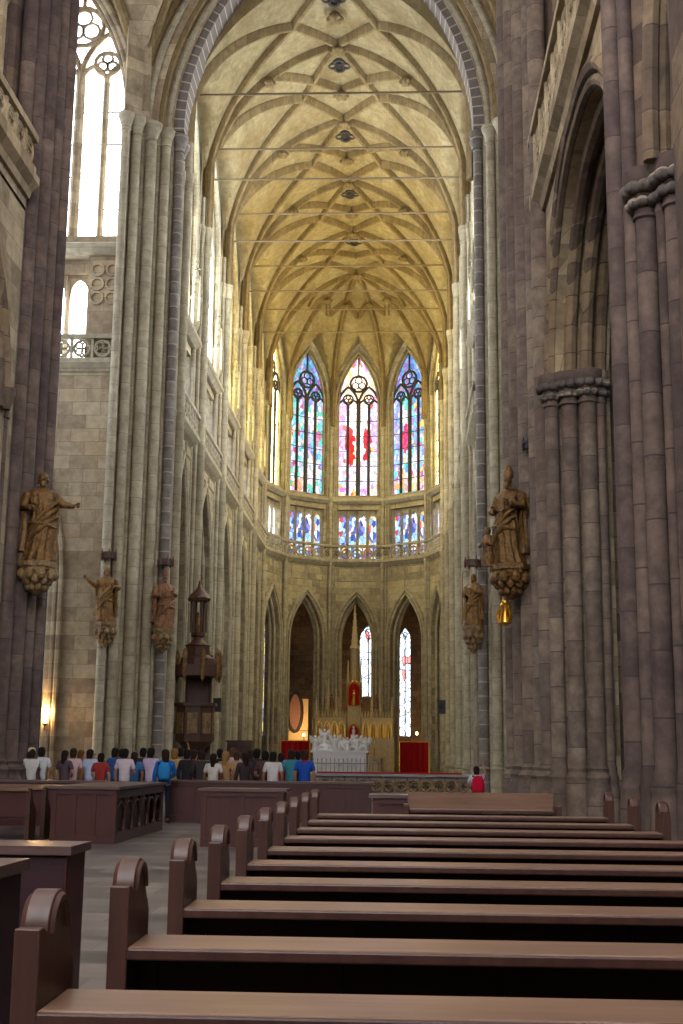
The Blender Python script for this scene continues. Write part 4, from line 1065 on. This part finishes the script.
# white marble tomb
t = thing('marble_tomb', 'white marble royal tomb with reclining figures and angels, behind the crowd', 'tomb', (-2.72, 62.5, .6))
MB().box(0, 0, .12, 2.9, 4.6, .24).build('base', M_greym, t)
c = MB().box(0, 0, .72, 2.5, 4.2, .96).build('chest', M_marble, t)
mb = MB()
for i in range(4):
    x = -1.05+.7*i; mb.box(x, -2.13, .7, .12, .1, .9)
for i in range(3):
    x = -.7+.7*i; mb.tube([(x+.22*math.cos(j*PI/6), -2.12, .72+.25*math.sin(j*PI/6)) for j in range(12)], .04, 6, True); mb.ball(x, -2.12, .72, .13, .07, .15, 8, 6)
mb.build('relief_medallions', M_marble, c, True)
MB().box(0, 0, 1.24, 2.75, 4.4, .1).build('cover_slab', M_marble, t)
for i, x in enumerate((-.8, 0, .8)):
    rings = []
    for y, rx, rz in ((-1.9, .12, .16), (-1.7, .2, .3), (-1.2, .24, .24), (-.6, .27, .26), (0, .3, .3), (.5, .32, .3), (.9, .22, .2), (1.05, .09, .09)):
        rings.append([(x+rx*math.cos(a)*ripple(a, y*2, i), y, 1.42+rz*math.sin(a)*ripple(a, y, i+1)) for a in [2*PI*j/16 for j in range(16)]])
    e = MB().loft(rings).build('reclining_effigy', M_marble, t, True, angle=70)
    mb = MB(); mb.ball(x, 1.2, 1.56, .13, .16, .14); mb.tube([(x-.3, .8, 1.5), (x-.34, .3, 1.62), (x-.02, .1, 1.76)], .07, 7); mb.tube([(x+.3, .8, 1.5), (x+.34, .3, 1.62), (x+.02, .12, 1.78)], .07, 7); mb.build('head_and_folded_arms', M_marble, e, True)
    MB().box(x, 1.3, 1.4, .5, .4, .2).build('pillow', M_marble, e)
def angel(x, y, s, lift=0):
    mb = MB(Matrix.Translation((x, y, 1.28+lift)) @ Matrix.Scale(s, 4))
    mb.lathe([(.2, 0), (.18, .15), (.13, .4), (.16, .6), (.08, .72), (.05, .76)], 0, 0, 12); mb.ball(0, -.02, .85, .09, .1, .11)
    mb.tube([(-.14, 0, .64), (-.24, -.1, .5), (-.14, -.22, .56)], .045, 6); mb.tube([(.14, 0, .64), (.26, -.08, .6), (.3, -.12, .8)], .045, 6)
    for q in (-1, 1): mb.loft([[(q*.05, .1, .3), (q*.05, .14, .3), (q*.1, .14, .7), (q*.05, .1, .7)], [(q*.2, .16, .45), (q*.2, .19, .45), (q*.25, .19, .9), (q*.2, .16, .9)], [(q*.36, .2, .7), (q*.36, .22, .7), (q*.38, .22, .98), (q*.36, .2, .98)]])
    mb.build('angel', M_marble, t, True)
mb = MB(); mb.lathe([(.5, 1.29), (.45, 1.4), (.3, 1.5), (.2, 1.6)], -.75, -1.75, 12); mb.build('pedestal', M_marble, t, True)
angel(-.75, -1.75, .75, .3); angel(-1.2, -1.85, .75, 0); angel(-.25, -1.9, .8, 0); angel(.35, -1.95, .65); angel(.8, -1.9, .8); angel(1.2, -1.8, .7); angel(-1.2, .5, .7); angel(1.2, .6, .7)
mb = MB()
for i in range(5):
    x = -.9+.5*i; mb.tube([(x+.14*math.cos(j*PI/5), -2.16, 1.35+.14*math.sin(j*PI/5)) for j in range(10)], .05, 6, True)
mb.build('heraldic_wreaths', M_marble, t, True)
t = thing('tomb_railing', 'grey iron grille railing standing round the white marble tomb', 'railing', (-2.72, 62.5, .6))
mb = MB()
for i in range(19): x = -1.8+.2*i; mb.tube([(x, -2.75, 0), (x, -2.75, .82)], .018, 5); mb.lathe([(.04, .82), (.01, .95)], x, -2.75, 5)
mb.build('bars', M_greym, t)
for z in (.12, .7): MB().box(0, -2.75, z, 3.7, .05, .05).build('rail', M_greym, t)

# high altar
AY = 85.0
t = thing('high_altar', 'neo-gothic high altar with pinnacled retable, red niches and tall central spire', 'altar', (-2.9, AY, .6))
MB().box(0, -.6, .5, 3.6, 1.0, 1.0).build('altar_table', M_altar, t); MB().box(0, -.6, 1.03, 3.9, 1.15, .1).build('table_slab', M_altar, t)
mb = MB()
for i in range(6): x = -1.5+.6*i; mb.tube([(x+q, -1.12, z) for q, z in [(-.2, .15)]+arch_pts(.4, .55, .3, 5)+[(.2, .15)]], .03, 5)
mb.build('table_arcading', M_gilt, t)
MB().box(0, .3, 1.15, 5.4, .7, 2.3).build('retable_base', M_altar, t)
for s in (-1, 1):
    r = MB().box(s*1.55, .3, 2.85, 2.1, .6, 1.5).build('retable_wing', M_altar, t)
    mb = MB()
    for i in range(4):
        x = s*1.55-.75+.5*i
        mb.tube([(x+q, -.02, z) for q, z in [(-.2, 2.25)]+arch_pts(.4, 2.9, .45, 6)+[(.2, 2.25)]], .035, 5)
    mb.build('gilded_arches', M_gold, r)
    for i in range(4):
        x = s*1.55-.75+.5*i; mb = MB(); mb.lathe([(.13, 2.25), (.12, 2.5), (.09, 2.75), (.1, 2.85), (.05, 2.95)], x, -.03, 10); mb.ball(x, -.03, 3.03, .07); mb.build('niche_figure', M_gold, r, True)
    mb = MB()
    for i in range(11): mb.lathe([(.08, 3.6), (.1, 3.75), (.02, 4.05)], s*1.55-1+.2*i, .05, 5)
    mb.build('cresting', M_altar, r)
def spirelet(x, y, z0, z1, r, nm='pinnacle'):
    mb = MB(); mb.lathe([(r, z0), (r, z0+(z1-z0)*.45), (r*1.25, z0+(z1-z0)*.47), (r*.8, z0+(z1-z0)*.52), (.02, z1)], x, y, 6)
    for j in range(5):
        z = z0+(z1-z0)*(.56+.08*j); rr = r*.7*(1-j/6)
        for q in range(4): mb.ball(x+rr*math.cos(q*PI/2), y+rr*math.sin(q*PI/2), z, r*.22, n=6, m=4)
    mb.build(nm, M_altar, t, True)
for x, z1 in ((-2.55, 5.0), (-1.75, 6.2), (-1.2, 5.6), (1.2, 5.6), (1.75, 6.2), (2.55, 5.0)): spirelet(x, .2, 2.3, z1, .17)
for s in (-1, 1):
    mb = MB(); mb.lathe([(.16, 4.2), (.15, 4.5), (.11, 4.8), (.13, 4.9), (.05, 5.0)], s*1.48, .0, 10); mb.ball(s*1.48, 0, 5.08, .09); mb.build('saint_figure', M_gilt, t, True)
MB().box(0, .2, 3.4, .86, .8, 4.4).build('tower', M_altar, t)
for z0, z1, w_ in ((2.0, 3.1, .62), (4.4, 5.9, .7)):
    n_ = MB().yprism([(-w_/2, z0), (w_/2, z0)]+[(x, z) for x, z in arch_pts(w_, z1-.45, .45, 6)[::-1]], -.24, -.2).build('red_niche', M_red, t)
    mb = MB(); mb.lathe([(.16, z0), (.14, z0+.3), (.09, z0+.62), (.12, z0+.75), (.05, z0+.86)], 0, -.3, 10); mb.ball(0, -.31, z0+.95, .08); mb.build('niche_figure', M_marble if z0 < 3 else M_gold, n_, True)
    mb = MB(); mb.tube([(x, -.24, z) for x, z in [(-w_/2-.06, z0)]+arch_pts(w_+.12, z1-.45, .6, 6)+[(w_/2+.06, z0)]], .06, 6); mb.build('niche_moulding', M_gold, n_, True)
spirelet(0, .2, 5.6, 11.2, .27, 'central_spire')
for x, y in ((-.42, -.15), (.42, -.15), (-.42, .55), (.42, .55)): spirelet(x, y, 4.6, 7.4, .1)
o = MB().lathe([(.05, 6.0), (.03, 9.2), (.0, 9.6)], 0, -.3, 6); o.build('crucifix_shaft', M_altar, t)
for i, x in enumerate((-1.4, -1.0, -.6, .6, 1.0, 1.4)):
    q = thing('candlestick', 'tall white candle in a gilt stick on the high altar, %s along the table' % o_[i], 'candlestick', (-2.9+x, AY-.65, 1.68), 0, 'altar candles')
    MB().lathe([(.1, 0), (.1, .04), (.03, .1), (.05, .25), (.025, .4), (.07, .5)], 0, 0, 8).build('stick', M_gold, q, True)
    MB().lathe([(.03, .5), (.028, 1.0), (.005, 1.03)], 0, 0, 8).build('candle', M_candle, q, True)
for s, lab in ((-1, 'red cloth hanging beside the altar on the pulpit side'), (1, 'tall red cloth hanging beside the altar below the narrow chapel window')):
    q = thing('red_hanging', lab, 'cloth', (-2.9+s*4.05, AY+2.0, .35), 0)
    wv = [(-.95+1.9*i/24, .05*math.sin(i*1.3)) for i in range(25)]
    MB().prism(wv+[(x, y+.04) for x, y in wv[::-1]], .05, 2.3).build('cloth', M_red, q, True)
    MB().tube([(-1.05, .02, 2.32), (1.05, .02, 2.32)], .04, 6).build('rod', M_gold, q)
    for xx in (-1.0, 1.0): MB().lathe([(.12, 0), (.04, .06), (.03, 2.32)], xx, .02, 6).build('post', M_gold, q)
# cabinets, lectern, loudspeakers, picture
def cabinet(label, x, y, w, d, h, z=0):
    t = thing('wooden_cabinet', label, 'cabinet', (x, y, z), 0)
    MB().box(0, 0, h/2, w, d, h).build('carcass', M_darkwood, t); MB().box(0, 0, h+.04, w+.12, d+.12, .08).build('cornice', M_darkwood, t)
    for s in (-1, 1):
        dd = MB().box(s*w*.24, -d/2-.015, h/2, w*.44, .03, h*.86).build('door', M_redwood, t); MB().ball(s*w*.05, -d/2-.05, h/2, .03, n=6, m=5).build('knob', M_gold, dd)
cabinet('dark wooden confessional-like cabinet at the choir pier beyond the crowd', -8.15, 66.0, 1.25, .8, 2.3)
cabinet('low orange-brown chest beside the cabinet beyond the crowd', -8.0, 60.0, .8, .6, 1.2)
for lab, x, y, z in (('small black loudspeaker on the choir pier beside the pulpit', -8.0, 57.0-.75, 3.5), ('small black loudspeaker on the choir pier on the backpack side', 1.95, 57.0-.75, 3.5)):
    t = thing('loudspeaker', lab, 'loudspeaker', (x, y, z)); MB().box(0, 0, .3, .34, .3, .6).build('box', M_black, t); MB().lathe([(.12, 0), (.09, .03)], 0, 0, 10).build('bracket', M_iron, t)
    MB(Matrix.Translation((0, -.16, .3)) @ Matrix.Rotation(PI/2, 4, 'X')).lathe([(.12, 0), (.12, .02), (.05, .005)], 0, 0, 12).build('cone', M_iron, t)
M_pink = plain('dull_pink_canvas', lin('#7a5a52'), .8)
t = thing('oval_painting', 'oval dark-framed side altar painting on the pink wall behind the outer apse arch', 'painting', (-7.9, 98.0, 3.6))
mb = MB(Matrix.Rotation(PI/2, 4, 'X')); mb.tube([(.55*math.cos(a), 1.4+1.5*math.sin(a), 0) for a in [2*PI*i/24 for i in range(24)]], .12, 6, True); mb.build('frame', M_iron, t, True)
MB(Matrix.Rotation(PI/2, 4, 'X') @ Matrix.Translation((0, 1.4, -.02))).lathe([(.02, 0), (.52, .01)], 0, 0, 24, 1, 2.7).build('canvas', M_pink, t)
o = MB().box(0, .35, 1.2, 2.0, .5, 2.4); q = o.build('altar_block', M_altar, t); 
MB().slab(-1.0, 1.0, .1, .6, -3.6, -.05).build('altar_base', M_altar, t)
# warm lamps
E_warm = emit('warm_bulb', (1, .55, .18, 1), 12)
def lamp(label, x, y, z, e, col=(1, .6, .25)):
    t = thing('wall_lamp', label, 'lamp', (x, y, z)); MB().lathe([(.1, -.3), (.03, -.25), (.03, -.1), (.09, -.06), (.1, 0)], 0, 0, 8).build('holder', M_gilt, t, True)
    MB().ball(0, 0, .1, .09, .09, .13, 8, 6).build('bulb', E_warm, t, True)
    l = bpy.data.lights.new('lamp_light', 'POINT'); l.energy = e; l.color = col; l.shadow_soft_size = .15; lo = bpy.data.objects.new('lamp_light', l); COL.objects.link(lo); lo.parent = t; lo.location = (0, 0, .45)
lamp('warm lamp glowing orange on the wall in the transept aisle arch behind the brown pier', -13.62, 48.72, 2.75, 110)
lamp('warm lamp lighting the wall beside the altar on the pulpit side', -7.0, 95.5, 3.1, 200)
lamp('warm lamp lighting the wall beside the altar on the backpack side', 1.45, 95.5, 3.3, 200)
# ------------------------------------------------------------------ visitors
def skinned(name, V, Ed, Rr, root=0, sub=1):
    me = bpy.data.meshes.new(name+'_cage'); me.from_pydata([tuple(v) for v in V], Ed, [])
    o = bpy.data.objects.new(name+'_cage', me); COL.objects.link(o)
    m = o.modifiers.new('skin', 'SKIN'); m.use_smooth_shade = True
    sv = me.skin_vertices[0].data
    for i, r in enumerate(Rr):
        sv[i].radius = r if isinstance(r, tuple) else (r, r); sv[i].use_root = (i == root)
    if sub: s_ = o.modifiers.new('sub', 'SUBSURF'); s_.levels = sub; s_.render_levels = sub
    bpy.context.view_layer.update()
    ev = o.evaluated_get(bpy.context.evaluated_depsgraph_get())
    out = bpy.data.meshes.new_from_object(ev); out.name = name
    for p_ in out.polygons: p_.use_smooth = True
    bpy.data.objects.remove(o); bpy.data.meshes.remove(me)
    out.materials.clear(); out.materials.append(None)
    return out
ARMS = {  # elbow, wrist (for the +x arm), mirrored for the other
 'stand': ((.25, .02, 1.13), (.24, -.08, .88)),
 'phone': ((.25, -.16, 1.2), (.09, -.34, 1.5)),
 'up': ((.3, -.1, 1.5), (.26, -.22, 1.76)),
 'clasp': ((.26, -.02, 1.14), (.07, -.22, 1.04)),
 'out': ((.3, -.16, 1.22), (.26, -.42, 1.32)),
}
def body_pose(pa, pb):
    V = [(0, .01, .96), (0, .0, 1.14), (0, -.0, 1.33), (0, .02, 1.46), (0, 0, 1.535), (0, -.015, 1.62), (0, 0, 1.7)]
    E_ = [(0, 1), (1, 2), (2, 3), (3, 4), (4, 5), (5, 6)]; Rr = [(.09, .09), (.085, .085), (.09, .085), (.052, .052), (.06, .07), (.078, .098), (.045, .055)]
    def add(p, par, r): V.append(p); Rr.append(r); E_.append((par, len(V)-1)); return len(V)-1
    add((0, -.125, 1.605), 5, .014)                       # nose
    for s in (-1, 1): add((s*.092, .0, 1.61), 5, (.014, .022))   # ears
    for s, pose in ((1, pa), (-1, pb)):
        el, wr = ARMS[pose]
        sh = add((s*.165, .01, 1.4), 2, .048); e = add((s*el[0], el[1], el[2]), sh, .044); w_ = add((s*wr[0], wr[1], wr[2]), e, .029)
        d = (Vector(wr)-Vector(el)).normalized(); d = Vector((s*d.x, d.y, d.z))
        if pose in ('phone', 'up', 'out'): d = (d+Vector((0, 0, .5))).normalized()
        W = Vector((s*wr[0], wr[1], wr[2])); acr = d.cross(Vector((s, 0, 0))); acr = acr.normalized() if acr.length > .2 else Vector((0, 1, 0))
        pl = add(tuple(W+d*.06), w_, (.03, .02))
        inw = Vector((-s, 0, 0))
        for k, (off, ln) in enumerate(((-.03, .062), (-.01, .075), (.01, .07), (.03, .055))):
            b = W+d*.1+acr*off; k1 = add(tuple(b), pl, .0095); k2 = add(tuple(b+d*ln*.5+inw*.012), k1, .009); add(tuple(b+d*ln*.8+inw*.04), k2, .0075)
        t1 = add(tuple(W+d*.045-acr*.04+inw*.02), pl, .011); add(tuple(W+d*.085-acr*.05+inw*.045), t1, .009)
    for s in (-1, 1):
        h = add((s*.09, .01, .9), 0, .088); k = add((s*.1, -.01, .5), h, .058); a = add((s*.1, .03, .09), k, .04); add((s*.115, -.13, .04), a, .035)
    return skinned('body', V, E_, Rr)
def shirt_pose(pa, pb, long):
    V = [(0, .01, .84), (0, .0, 1.14), (0, 0, 1.33), (0, .02, 1.47)]; E_ = [(0, 1), (1, 2), (2, 3)]; Rr = [(.17, .13), (.155, .12), (.172, .125), (.08, .075)]
    for s, pose in ((1, pa), (-1, pb)):
        el, wr = ARMS[pose]; V.append((s*.18, .01, 1.405)); E_.append((2, len(V)-1)); Rr.append(.08); i = len(V)-1
        e = Vector((s*el[0], el[1], el[2])); w_ = Vector((s*wr[0], wr[1], wr[2])); sh = Vector((s*.18, .01, 1.405))
        V.append(tuple(e if long else sh+(e-sh)*.75)); E_.append((i, len(V)-1)); Rr.append(.062)
        if long: V.append(tuple(e+(w_-e)*.88)); E_.append((len(V)-2, len(V)-1)); Rr.append(.045)
    return skinned('top', V, E_, Rr)
def legs_mesh(short):
    V = [(0, .01, 1.0)]; E_ = []; Rr = [(.15, .115)]
    for s in (-1, 1):
        V.append((s*.092, .01, .86)); E_.append((0, len(V)-1)); Rr.append(.1)
        V.append((s*.1, -.01, .5)); E_.append((len(V)-2, len(V)-1)); Rr.append(.074)
        if not short: V.append((s*.1, .03, .09)); E_.append((len(V)-2, len(V)-1)); Rr.append(.058)
    return skinned('trousers', V, E_, Rr)
def hair_mesh(long):
    mb = MB(); rings = []
    for z, rx, ry, cy in ((1.5 if not long else 1.38, .07, .05, .065), (1.57, .092, .075, .045), (1.63, .1, .1, .025), (1.69, .095, .112, .01), (1.735, .07, .085, .01), (1.755, .02, .03, .01)):
        rings.append([(rx*math.cos(2*PI*i/14), cy+ry*math.sin(2*PI*i/14), z) for i in range(14)])
    mb.loft(rings); o = mb.build('hair', None, None, True, angle=80); me = o.data; bpy.data.objects.remove(o); me.materials.append(None); return me
def cap_mesh():
    mb = MB(); mb.lathe([(.108, 1.65), (.11, 1.69), (.09, 1.75), (.03, 1.78)], 0, 0, 14); mb.prism([(.08*math.cos(a), -.07-.12*max(0, math.sin(a))) for a in [PI*i/8 for i in range(9)]], 1.655, 1.67)
    o = mb.build('cap', None, None, True); me = o.data; bpy.data.objects.remove(o); me.materials.append(None); return me
def shoe_mesh(s):
    mb = MB(); mb.loft([[(s*.11+.048*k*math.cos(a), -.04+ln*math.sin(a), z) for a in [2*PI*i/12 for i in range(12)]] for z, k, ln in ((0, 1, .14), (.04, 1, .135), (.09, .8, .08))])
    o = mb.build('shoe', None, None, True); me = o.data; bpy.data.objects.remove(o); me.materials.append(None); return me
BODY = {}; TOPS = {}
def getb(a, b):
    if (a, b) not in BODY: BODY[(a, b)] = body_pose(a, b)
    return BODY[(a, b)]
def gett(a, b, l):
    if (a, b, l) not in TOPS: TOPS[(a, b, l)] = shirt_pose(a, b, l)
    return TOPS[(a, b, l)]
LEGS = {k: legs_mesh(k) for k in (False, True)}; HAIR = {k: hair_mesh(k) for k in (False, True)}; CAP = cap_mesh(); SHOES = [shoe_mesh(s) for s in (-1, 1)]
MC = {}
def cloth(hexc, rough=.85):
    if hexc not in MC: MC[hexc] = plain('cloth_'+hexc[1:], tuple(x*.72 for x in lin(hexc)[:3])+(1,), rough, 0, .18, 14, .2)
    return MC[hexc]
def part(name, me, mat, par):
    o = bpy.data.objects.new(name, me); COL.objects.link(o); o.parent = par
    o.material_slots[0].link = 'OBJECT'; o.material_slots[0].material = mat; return o
M_phone = plain('phone_glass', lin('#141518'), .2, 0, .1)
def person(label, x, y, rot, h, pa, pb, top, bottom, hair, longhair=False, long=False, cap=None, short=False, z=0, skin='#b98466'):
    t = thing('person', label, 'person', (x, y, z), R2(rot), 'visitors standing in the crossing'); k = h/1.74; t.scale = (k, k, k)
    part('body', getb(pa, pb), cloth(skin, .6), t); part('top', gett(pa, pb, long), cloth(top), t); part('trousers', LEGS[short], cloth(bottom), t)
    part('hair', HAIR[longhair], cloth(hair), t)
    if cap: part('cap', CAP, cloth(cap), t)
    for m in SHOES: part('shoe', m, cloth('#3a3534'), t)
    return t
def at(px, Y): return (px-400)/1257*Y
def phone(label, x, y, z, rot):
    t = thing('phone', label, 'phone', (x, y, z), R2(rot)); MB().box(0, 0, 0, .15, .01, .075).build('case', M_phone, t); MB().lathe([(.012, 0), (.012, .004)], 0, 0, 8).build('lens', M_iron, t); return t
def backpack(label, x, y, z, rot, hexc, s=1.0):
    t = thing('backpack', label, 'backpack', (x, y, z), R2(rot)); t.scale = (s, s, s)
    rings = []
    for zz, rx, ry in ((0, .13, .07), (.04, .16, .1), (.2, .165, .11), (.34, .15, .095), (.43, .1, .06), (.45, .03, .03)):
        rings.append([(rx*math.copysign(abs(math.cos(a))**.7, math.cos(a)), ry*math.copysign(abs(math.sin(a))**.7, math.sin(a)), zz) for a in [2*PI*i/18 for i in range(18)]])
    MB().loft(rings).build('bag', cloth(hexc), t, True)
    MB().loft([[(.11*math.copysign(abs(math.cos(a))**.6, math.cos(a)), .1+.04*math.sin(a), zz) for a in [2*PI*i/14 for i in range(14)]] for zz in (.05, .07, .2, .22)]).build('front_pocket', cloth(hexc), t, True)
    for q in (-1, 1): MB().tube([(q*.09, -.06, .42), (q*.11, -.16, .44), (q*.13, -.28, .3), (q*.13, -.22, .08), (q*.11, -.07, .04)], .018, 6).build('strap', cloth('#2a2326'), t, True)
    return t
CR = [  # px, Y, rot, height, arms, top, trousers, hair, long hair, long sleeves, label
 (37, 32.6, 215, 1.70, 'phone', 'phone', '#d9d6d4', '#3d4a66', '#2a1f1a', 0, 0, 'person in white top at the brown pier, holding a phone up with both hands'),
 (47, 33.4, 200, 1.74, 'up', 'stand', '#dfe3ea', '#55688c', '#1c1715', 0, 0, 'person in pale blue-white shirt with one arm raised, at the brown pier'),
 (71, 33.5, 160, 1.66, 'stand', 'clasp', '#5a4a58', '#2d2b34', '#241a18', 1, 0, 'long-haired person in dull purple top, first from the brown pier in the open group'),
 (79, 33.8, 190, 1.72, 'stand', 'stand', '#d8b7bd', '#3a3c48', '#33241c', 0, 0, 'person in pale pink top among the group before the pale wall'),
 (87, 35.2, 150, 1.68, 'clasp', 'clasp', '#a9804a', '#2f2a2c', '#6b4a26', 1, 1, 'person with long golden-brown hair and tan jacket before the pale wall'),
 (96, 34.2, 170, 1.70, 'phone', 'stand', '#b9cbe6', '#35415a', '#1f1a18', 0, 0, 'person in light blue shirt beside the tan jacket'),
 (107, 33.2, 185, 1.60, 'clasp', 'stand', '#a83a34', '#26262c', '#20140f', 0, 0, 'short person in red top before the pale wall'),
 (121, 34.8, 165, 1.75, 'stand', 'stand', '#2f5a94', '#262a34', '#1d1815', 0, 1, 'person in blue long-sleeved top below the saint with stretched arm'),
 (131, 33.0, 180, 1.72, 'stand', 'clasp', '#e0d2dc', '#4a4a58', '#1a1514', 0, 0, 'person in pale lilac-white tee beside the blue long-sleeved top'),
 (140, 34.0, 200, 1.64, 'phone', 'stand', '#3a78b8', '#2a2a30', '#2a1c16', 1, 0, 'person in bright mid-blue top holding a hand up, under the pier statues'),
 (149, 35.6, 175, 1.76, 'stand', 'stand', '#3a3336', '#2a2730', '#141111', 0, 1, 'dark-clothed person behind the lilac shirt'),
 (157, 33.0, 160, 1.75, 'out', 'stand', '#cdbfe0', '#3a3f52', '#15110f', 0, 0, 'person in lilac shirt reaching a hand forward, under the reddish bishop'),
 (180, 34.4, 190, 1.74, 'phone', 'phone', '#b59a62', '#3a332c', '#8a6a3a', 0, 0, 'fair-haired person in mustard top taking a photo, before the pulpit foot'),
 (193, 33.4, 170, 1.72, 'stand', 'stand', '#2b2a2c', '#232228', '#17120f', 0, 1, 'person in black jacket before the pulpit foot'),
 (207, 33.0, 200, 1.70, 'clasp', 'clasp', '#40383a', '#2b2a2f', '#2a1d17', 0, 1, 'person in charcoal top beside the black jacket, above the boxed pew'),
 (219, 32.6, 175, 1.62, 'stand', 'clasp', '#ddd6cf', '#3d3a40', '#1e1613', 1, 0, 'long-haired person in cream top above the boxed pew'),
 (231, 33.2, 165, 1.68, 'phone', 'stand', '#b08a62', '#3a302b', '#9a7444', 1, 0, 'person with long blond hair and sand-coloured top in the middle of the crowd'),
 (242, 34.6, 185, 1.70, 'clasp', 'stand', '#c7a58c', '#45403f', '#4a3424', 0, 0, 'person in peach tee in the middle of the crowd'),
 (250, 33.0, 210, 1.66, 'stand', 'stand', '#3f3438', '#232127', '#231815', 1, 1, 'long-haired person in dark maroon-grey top just past the peach tee'),
 (262, 33.8, 170, 1.76, 'stand', 'phone', '#37333a', '#2a2a33', '#17120f', 0, 1, 'tall person in dark grey top filming, beside the white tee'),
 (270, 32.8, 190, 1.70, 'clasp', 'clasp', '#57403a', '#2b272a', '#120e0d', 0, 0, 'person in brown tee just before the white tee'),
 (278, 32.5, 180, 1.68, 'stand', 'stand', '#e4e1e2', '#40465a', '#1b1412', 0, 0, 'person in plain white tee, largest white shirt at the end of the crowd'),
 (286, 33.8, 175, 1.66, 'clasp', 'stand', '#b5303a', '#2c2a30', '#241813', 0, 0, 'person in crimson tee between the white tee and the teal top'),
 (296, 33.2, 185, 1.75, 'stand', 'phone', '#3d8a9a', '#2b3440', '#2f2119', 0, 0, 'person in teal top holding up one hand near the end of the crowd'),
 (309, 32.4, 180, 1.74, 'stand', 'stand', '#2458c0', '#2a2c38', '#3a2218', 0, 0, 'person in royal blue top with red collar strip, last in the crowd before the tomb'),
 (186, 36.4, 200, 1.78, 'stand', 'up', '#6a6f78', '#2b2b30', '#20160f', 0, 0, 'tall person in grey tee holding an arm up at the back, before the pulpit'),
 (200, 36.0, 150, 1.72, 'clasp', 'stand', '#8a3a3e', '#2b2b30', '#2a1d14', 0, 1, 'person in wine-red long-sleeved top at the back, before the pulpit'),
 (225, 36.6, 210, 1.76, 'stand', 'stand', '#24262c', '#2b2b30', '#100d0c', 0, 1, 'person in near-black jumper at the back behind the cream top'),
 (238, 37.2, 185, 1.80, 'phone', 'phone', '#c9c4c0', '#2b2b30', '#5a4028', 0, 0, 'tall person in light grey tee filming over the crowd'),
 (256, 36.2, 160, 1.74, 'stand', 'clasp', '#7a5a3c', '#2b2b30', '#33231a', 1, 0, 'person in hazel-brown top at the back, near the tall filming one'),
 (302, 36.0, 190, 1.72, 'stand', 'stand', '#2a2f3c', '#2b2b30', '#17120f', 0, 1, 'person in dark navy jumper behind the teal and royal blue tops'),
 (128, 37.0, 175, 1.74, 'up', 'stand', '#44607a', '#2b2b30', '#1d1612', 0, 1, 'person in slate blue shirt with raised arm at the back, below the reaching saint'),
]
for i, (px, Y, rot, h, pa, pb, top, bot, hair, lh, ls, lab) in enumerate(CR):
    x = at(px, Y); p_ = person(lab, x, Y, rot, h, pa, pb, top, bot, hair, bool(lh), bool(ls), cap='#c9b9a0' if i == 0 else None, skin=['#b98466', '#a8765a', '#c4937a', '#8f6248'][i % 4])
    if 'collar strip' in lab: MB().lathe([(.085, 1.42), (.09, 1.46), (.07, 1.5)], 0, .02, 14).build('collar', cloth('#b5202a'), p_, True)
p_ = person('person in bright blue jacket standing in front of the long dark barrier', at(171, 30.2), 30.2, 200, 1.70, 'stand', 'clasp', '#1f6ab8', '#20242e', '#2a1d17', True, True)
backpack('bright blue backpack worn on the blue jacket in front of the long barrier', at(171, 30.2)+.03, 29.93, 1.0, 20+180, '#2a86cc', .9)
p_ = person('person in white tee with arm raised taking a photo, alone beside the big bishop pier', at(477, 31.5), 31.5, 185, 1.38, 'clasp', 'up', '#d8dbe8', '#32303a', '#2a1813', False, False)
backpack('raspberry red backpack on the lone person in white tee', at(478.5, 31.5)-.01, 31.27, .74, 185, '#d0103c', .95)
for (px, Y, rot, h, pa, pb, top, bot, hair, lh, ls, lab) in CR:
    if pa == pb == 'phone':
        k = h/1.74; a = R2(rot); d = .43*k
        phone('dark phone held up by the ' + lab.split(',')[0].replace('holding a phone', '').strip(), at(px, Y)+d*math.sin(a), Y-d*math.cos(a), 1.6*k, rot)
# ------------------------------------------------------------------ light and camera
w = bpy.data.worlds.new('overcast_sky'); SC.world = w; w.use_nodes = True
bg = w.node_tree.nodes['Background']; bg.inputs[0].default_value = (.80, .86, 1.0, 1); bg.inputs[1].default_value = WORLD
if SUNE: pass
sun = bpy.data.lights.new('sun', 'SUN'); sun.energy = SUNE; sun.angle = R2(20); sun.color = (1, .93, .85)
so = bpy.data.objects.new('sun', sun); COL.objects.link(so); so.rotation_euler = (R2(38), R2(18), 0)

cam = bpy.data.cameras.new('camera'); co = bpy.data.objects.new('camera', cam); COL.objects.link(co)
f = 1257.0; th = R2(11.07); psi = math.atan(58.5/f*math.cos(th))
cam.sensor_fit = 'VERTICAL'; cam.sensor_height = 24; cam.lens = f/1024*24; cam.clip_start = .05; cam.clip_end = 400
fw = Vector((-math.sin(psi)*math.cos(th), math.cos(psi)*math.cos(th), math.sin(th)))
co.location = (0, 0, 1.55)
q = fw.to_track_quat('-Z', 'Y')
co.rotation_mode = 'QUATERNION'; co.rotation_quaternion = q @ Matrix.Rotation(ROLL, 4, 'Z').to_quaternion()
SC.camera = co
SC.view_settings.view_transform = 'Standard'; SC.view_settings.look = 'None'; SC.view_settings.exposure = EXPO; SC.view_settings.gamma = 1
SC.view_settings.use_curve_mapping = False
SC.cycles.max_bounces = 6; SC.cycles.diffuse_bounces = 4; SC.cycles.glossy_bounces = 2; SC.cycles.transmission_bounces = 2
SC.cycles.caustics_reflective = False; SC.cycles.caustics_refractive = False; SC.cycles.sample_clamp_indirect = 8
SC.cycles.use_denoising = True
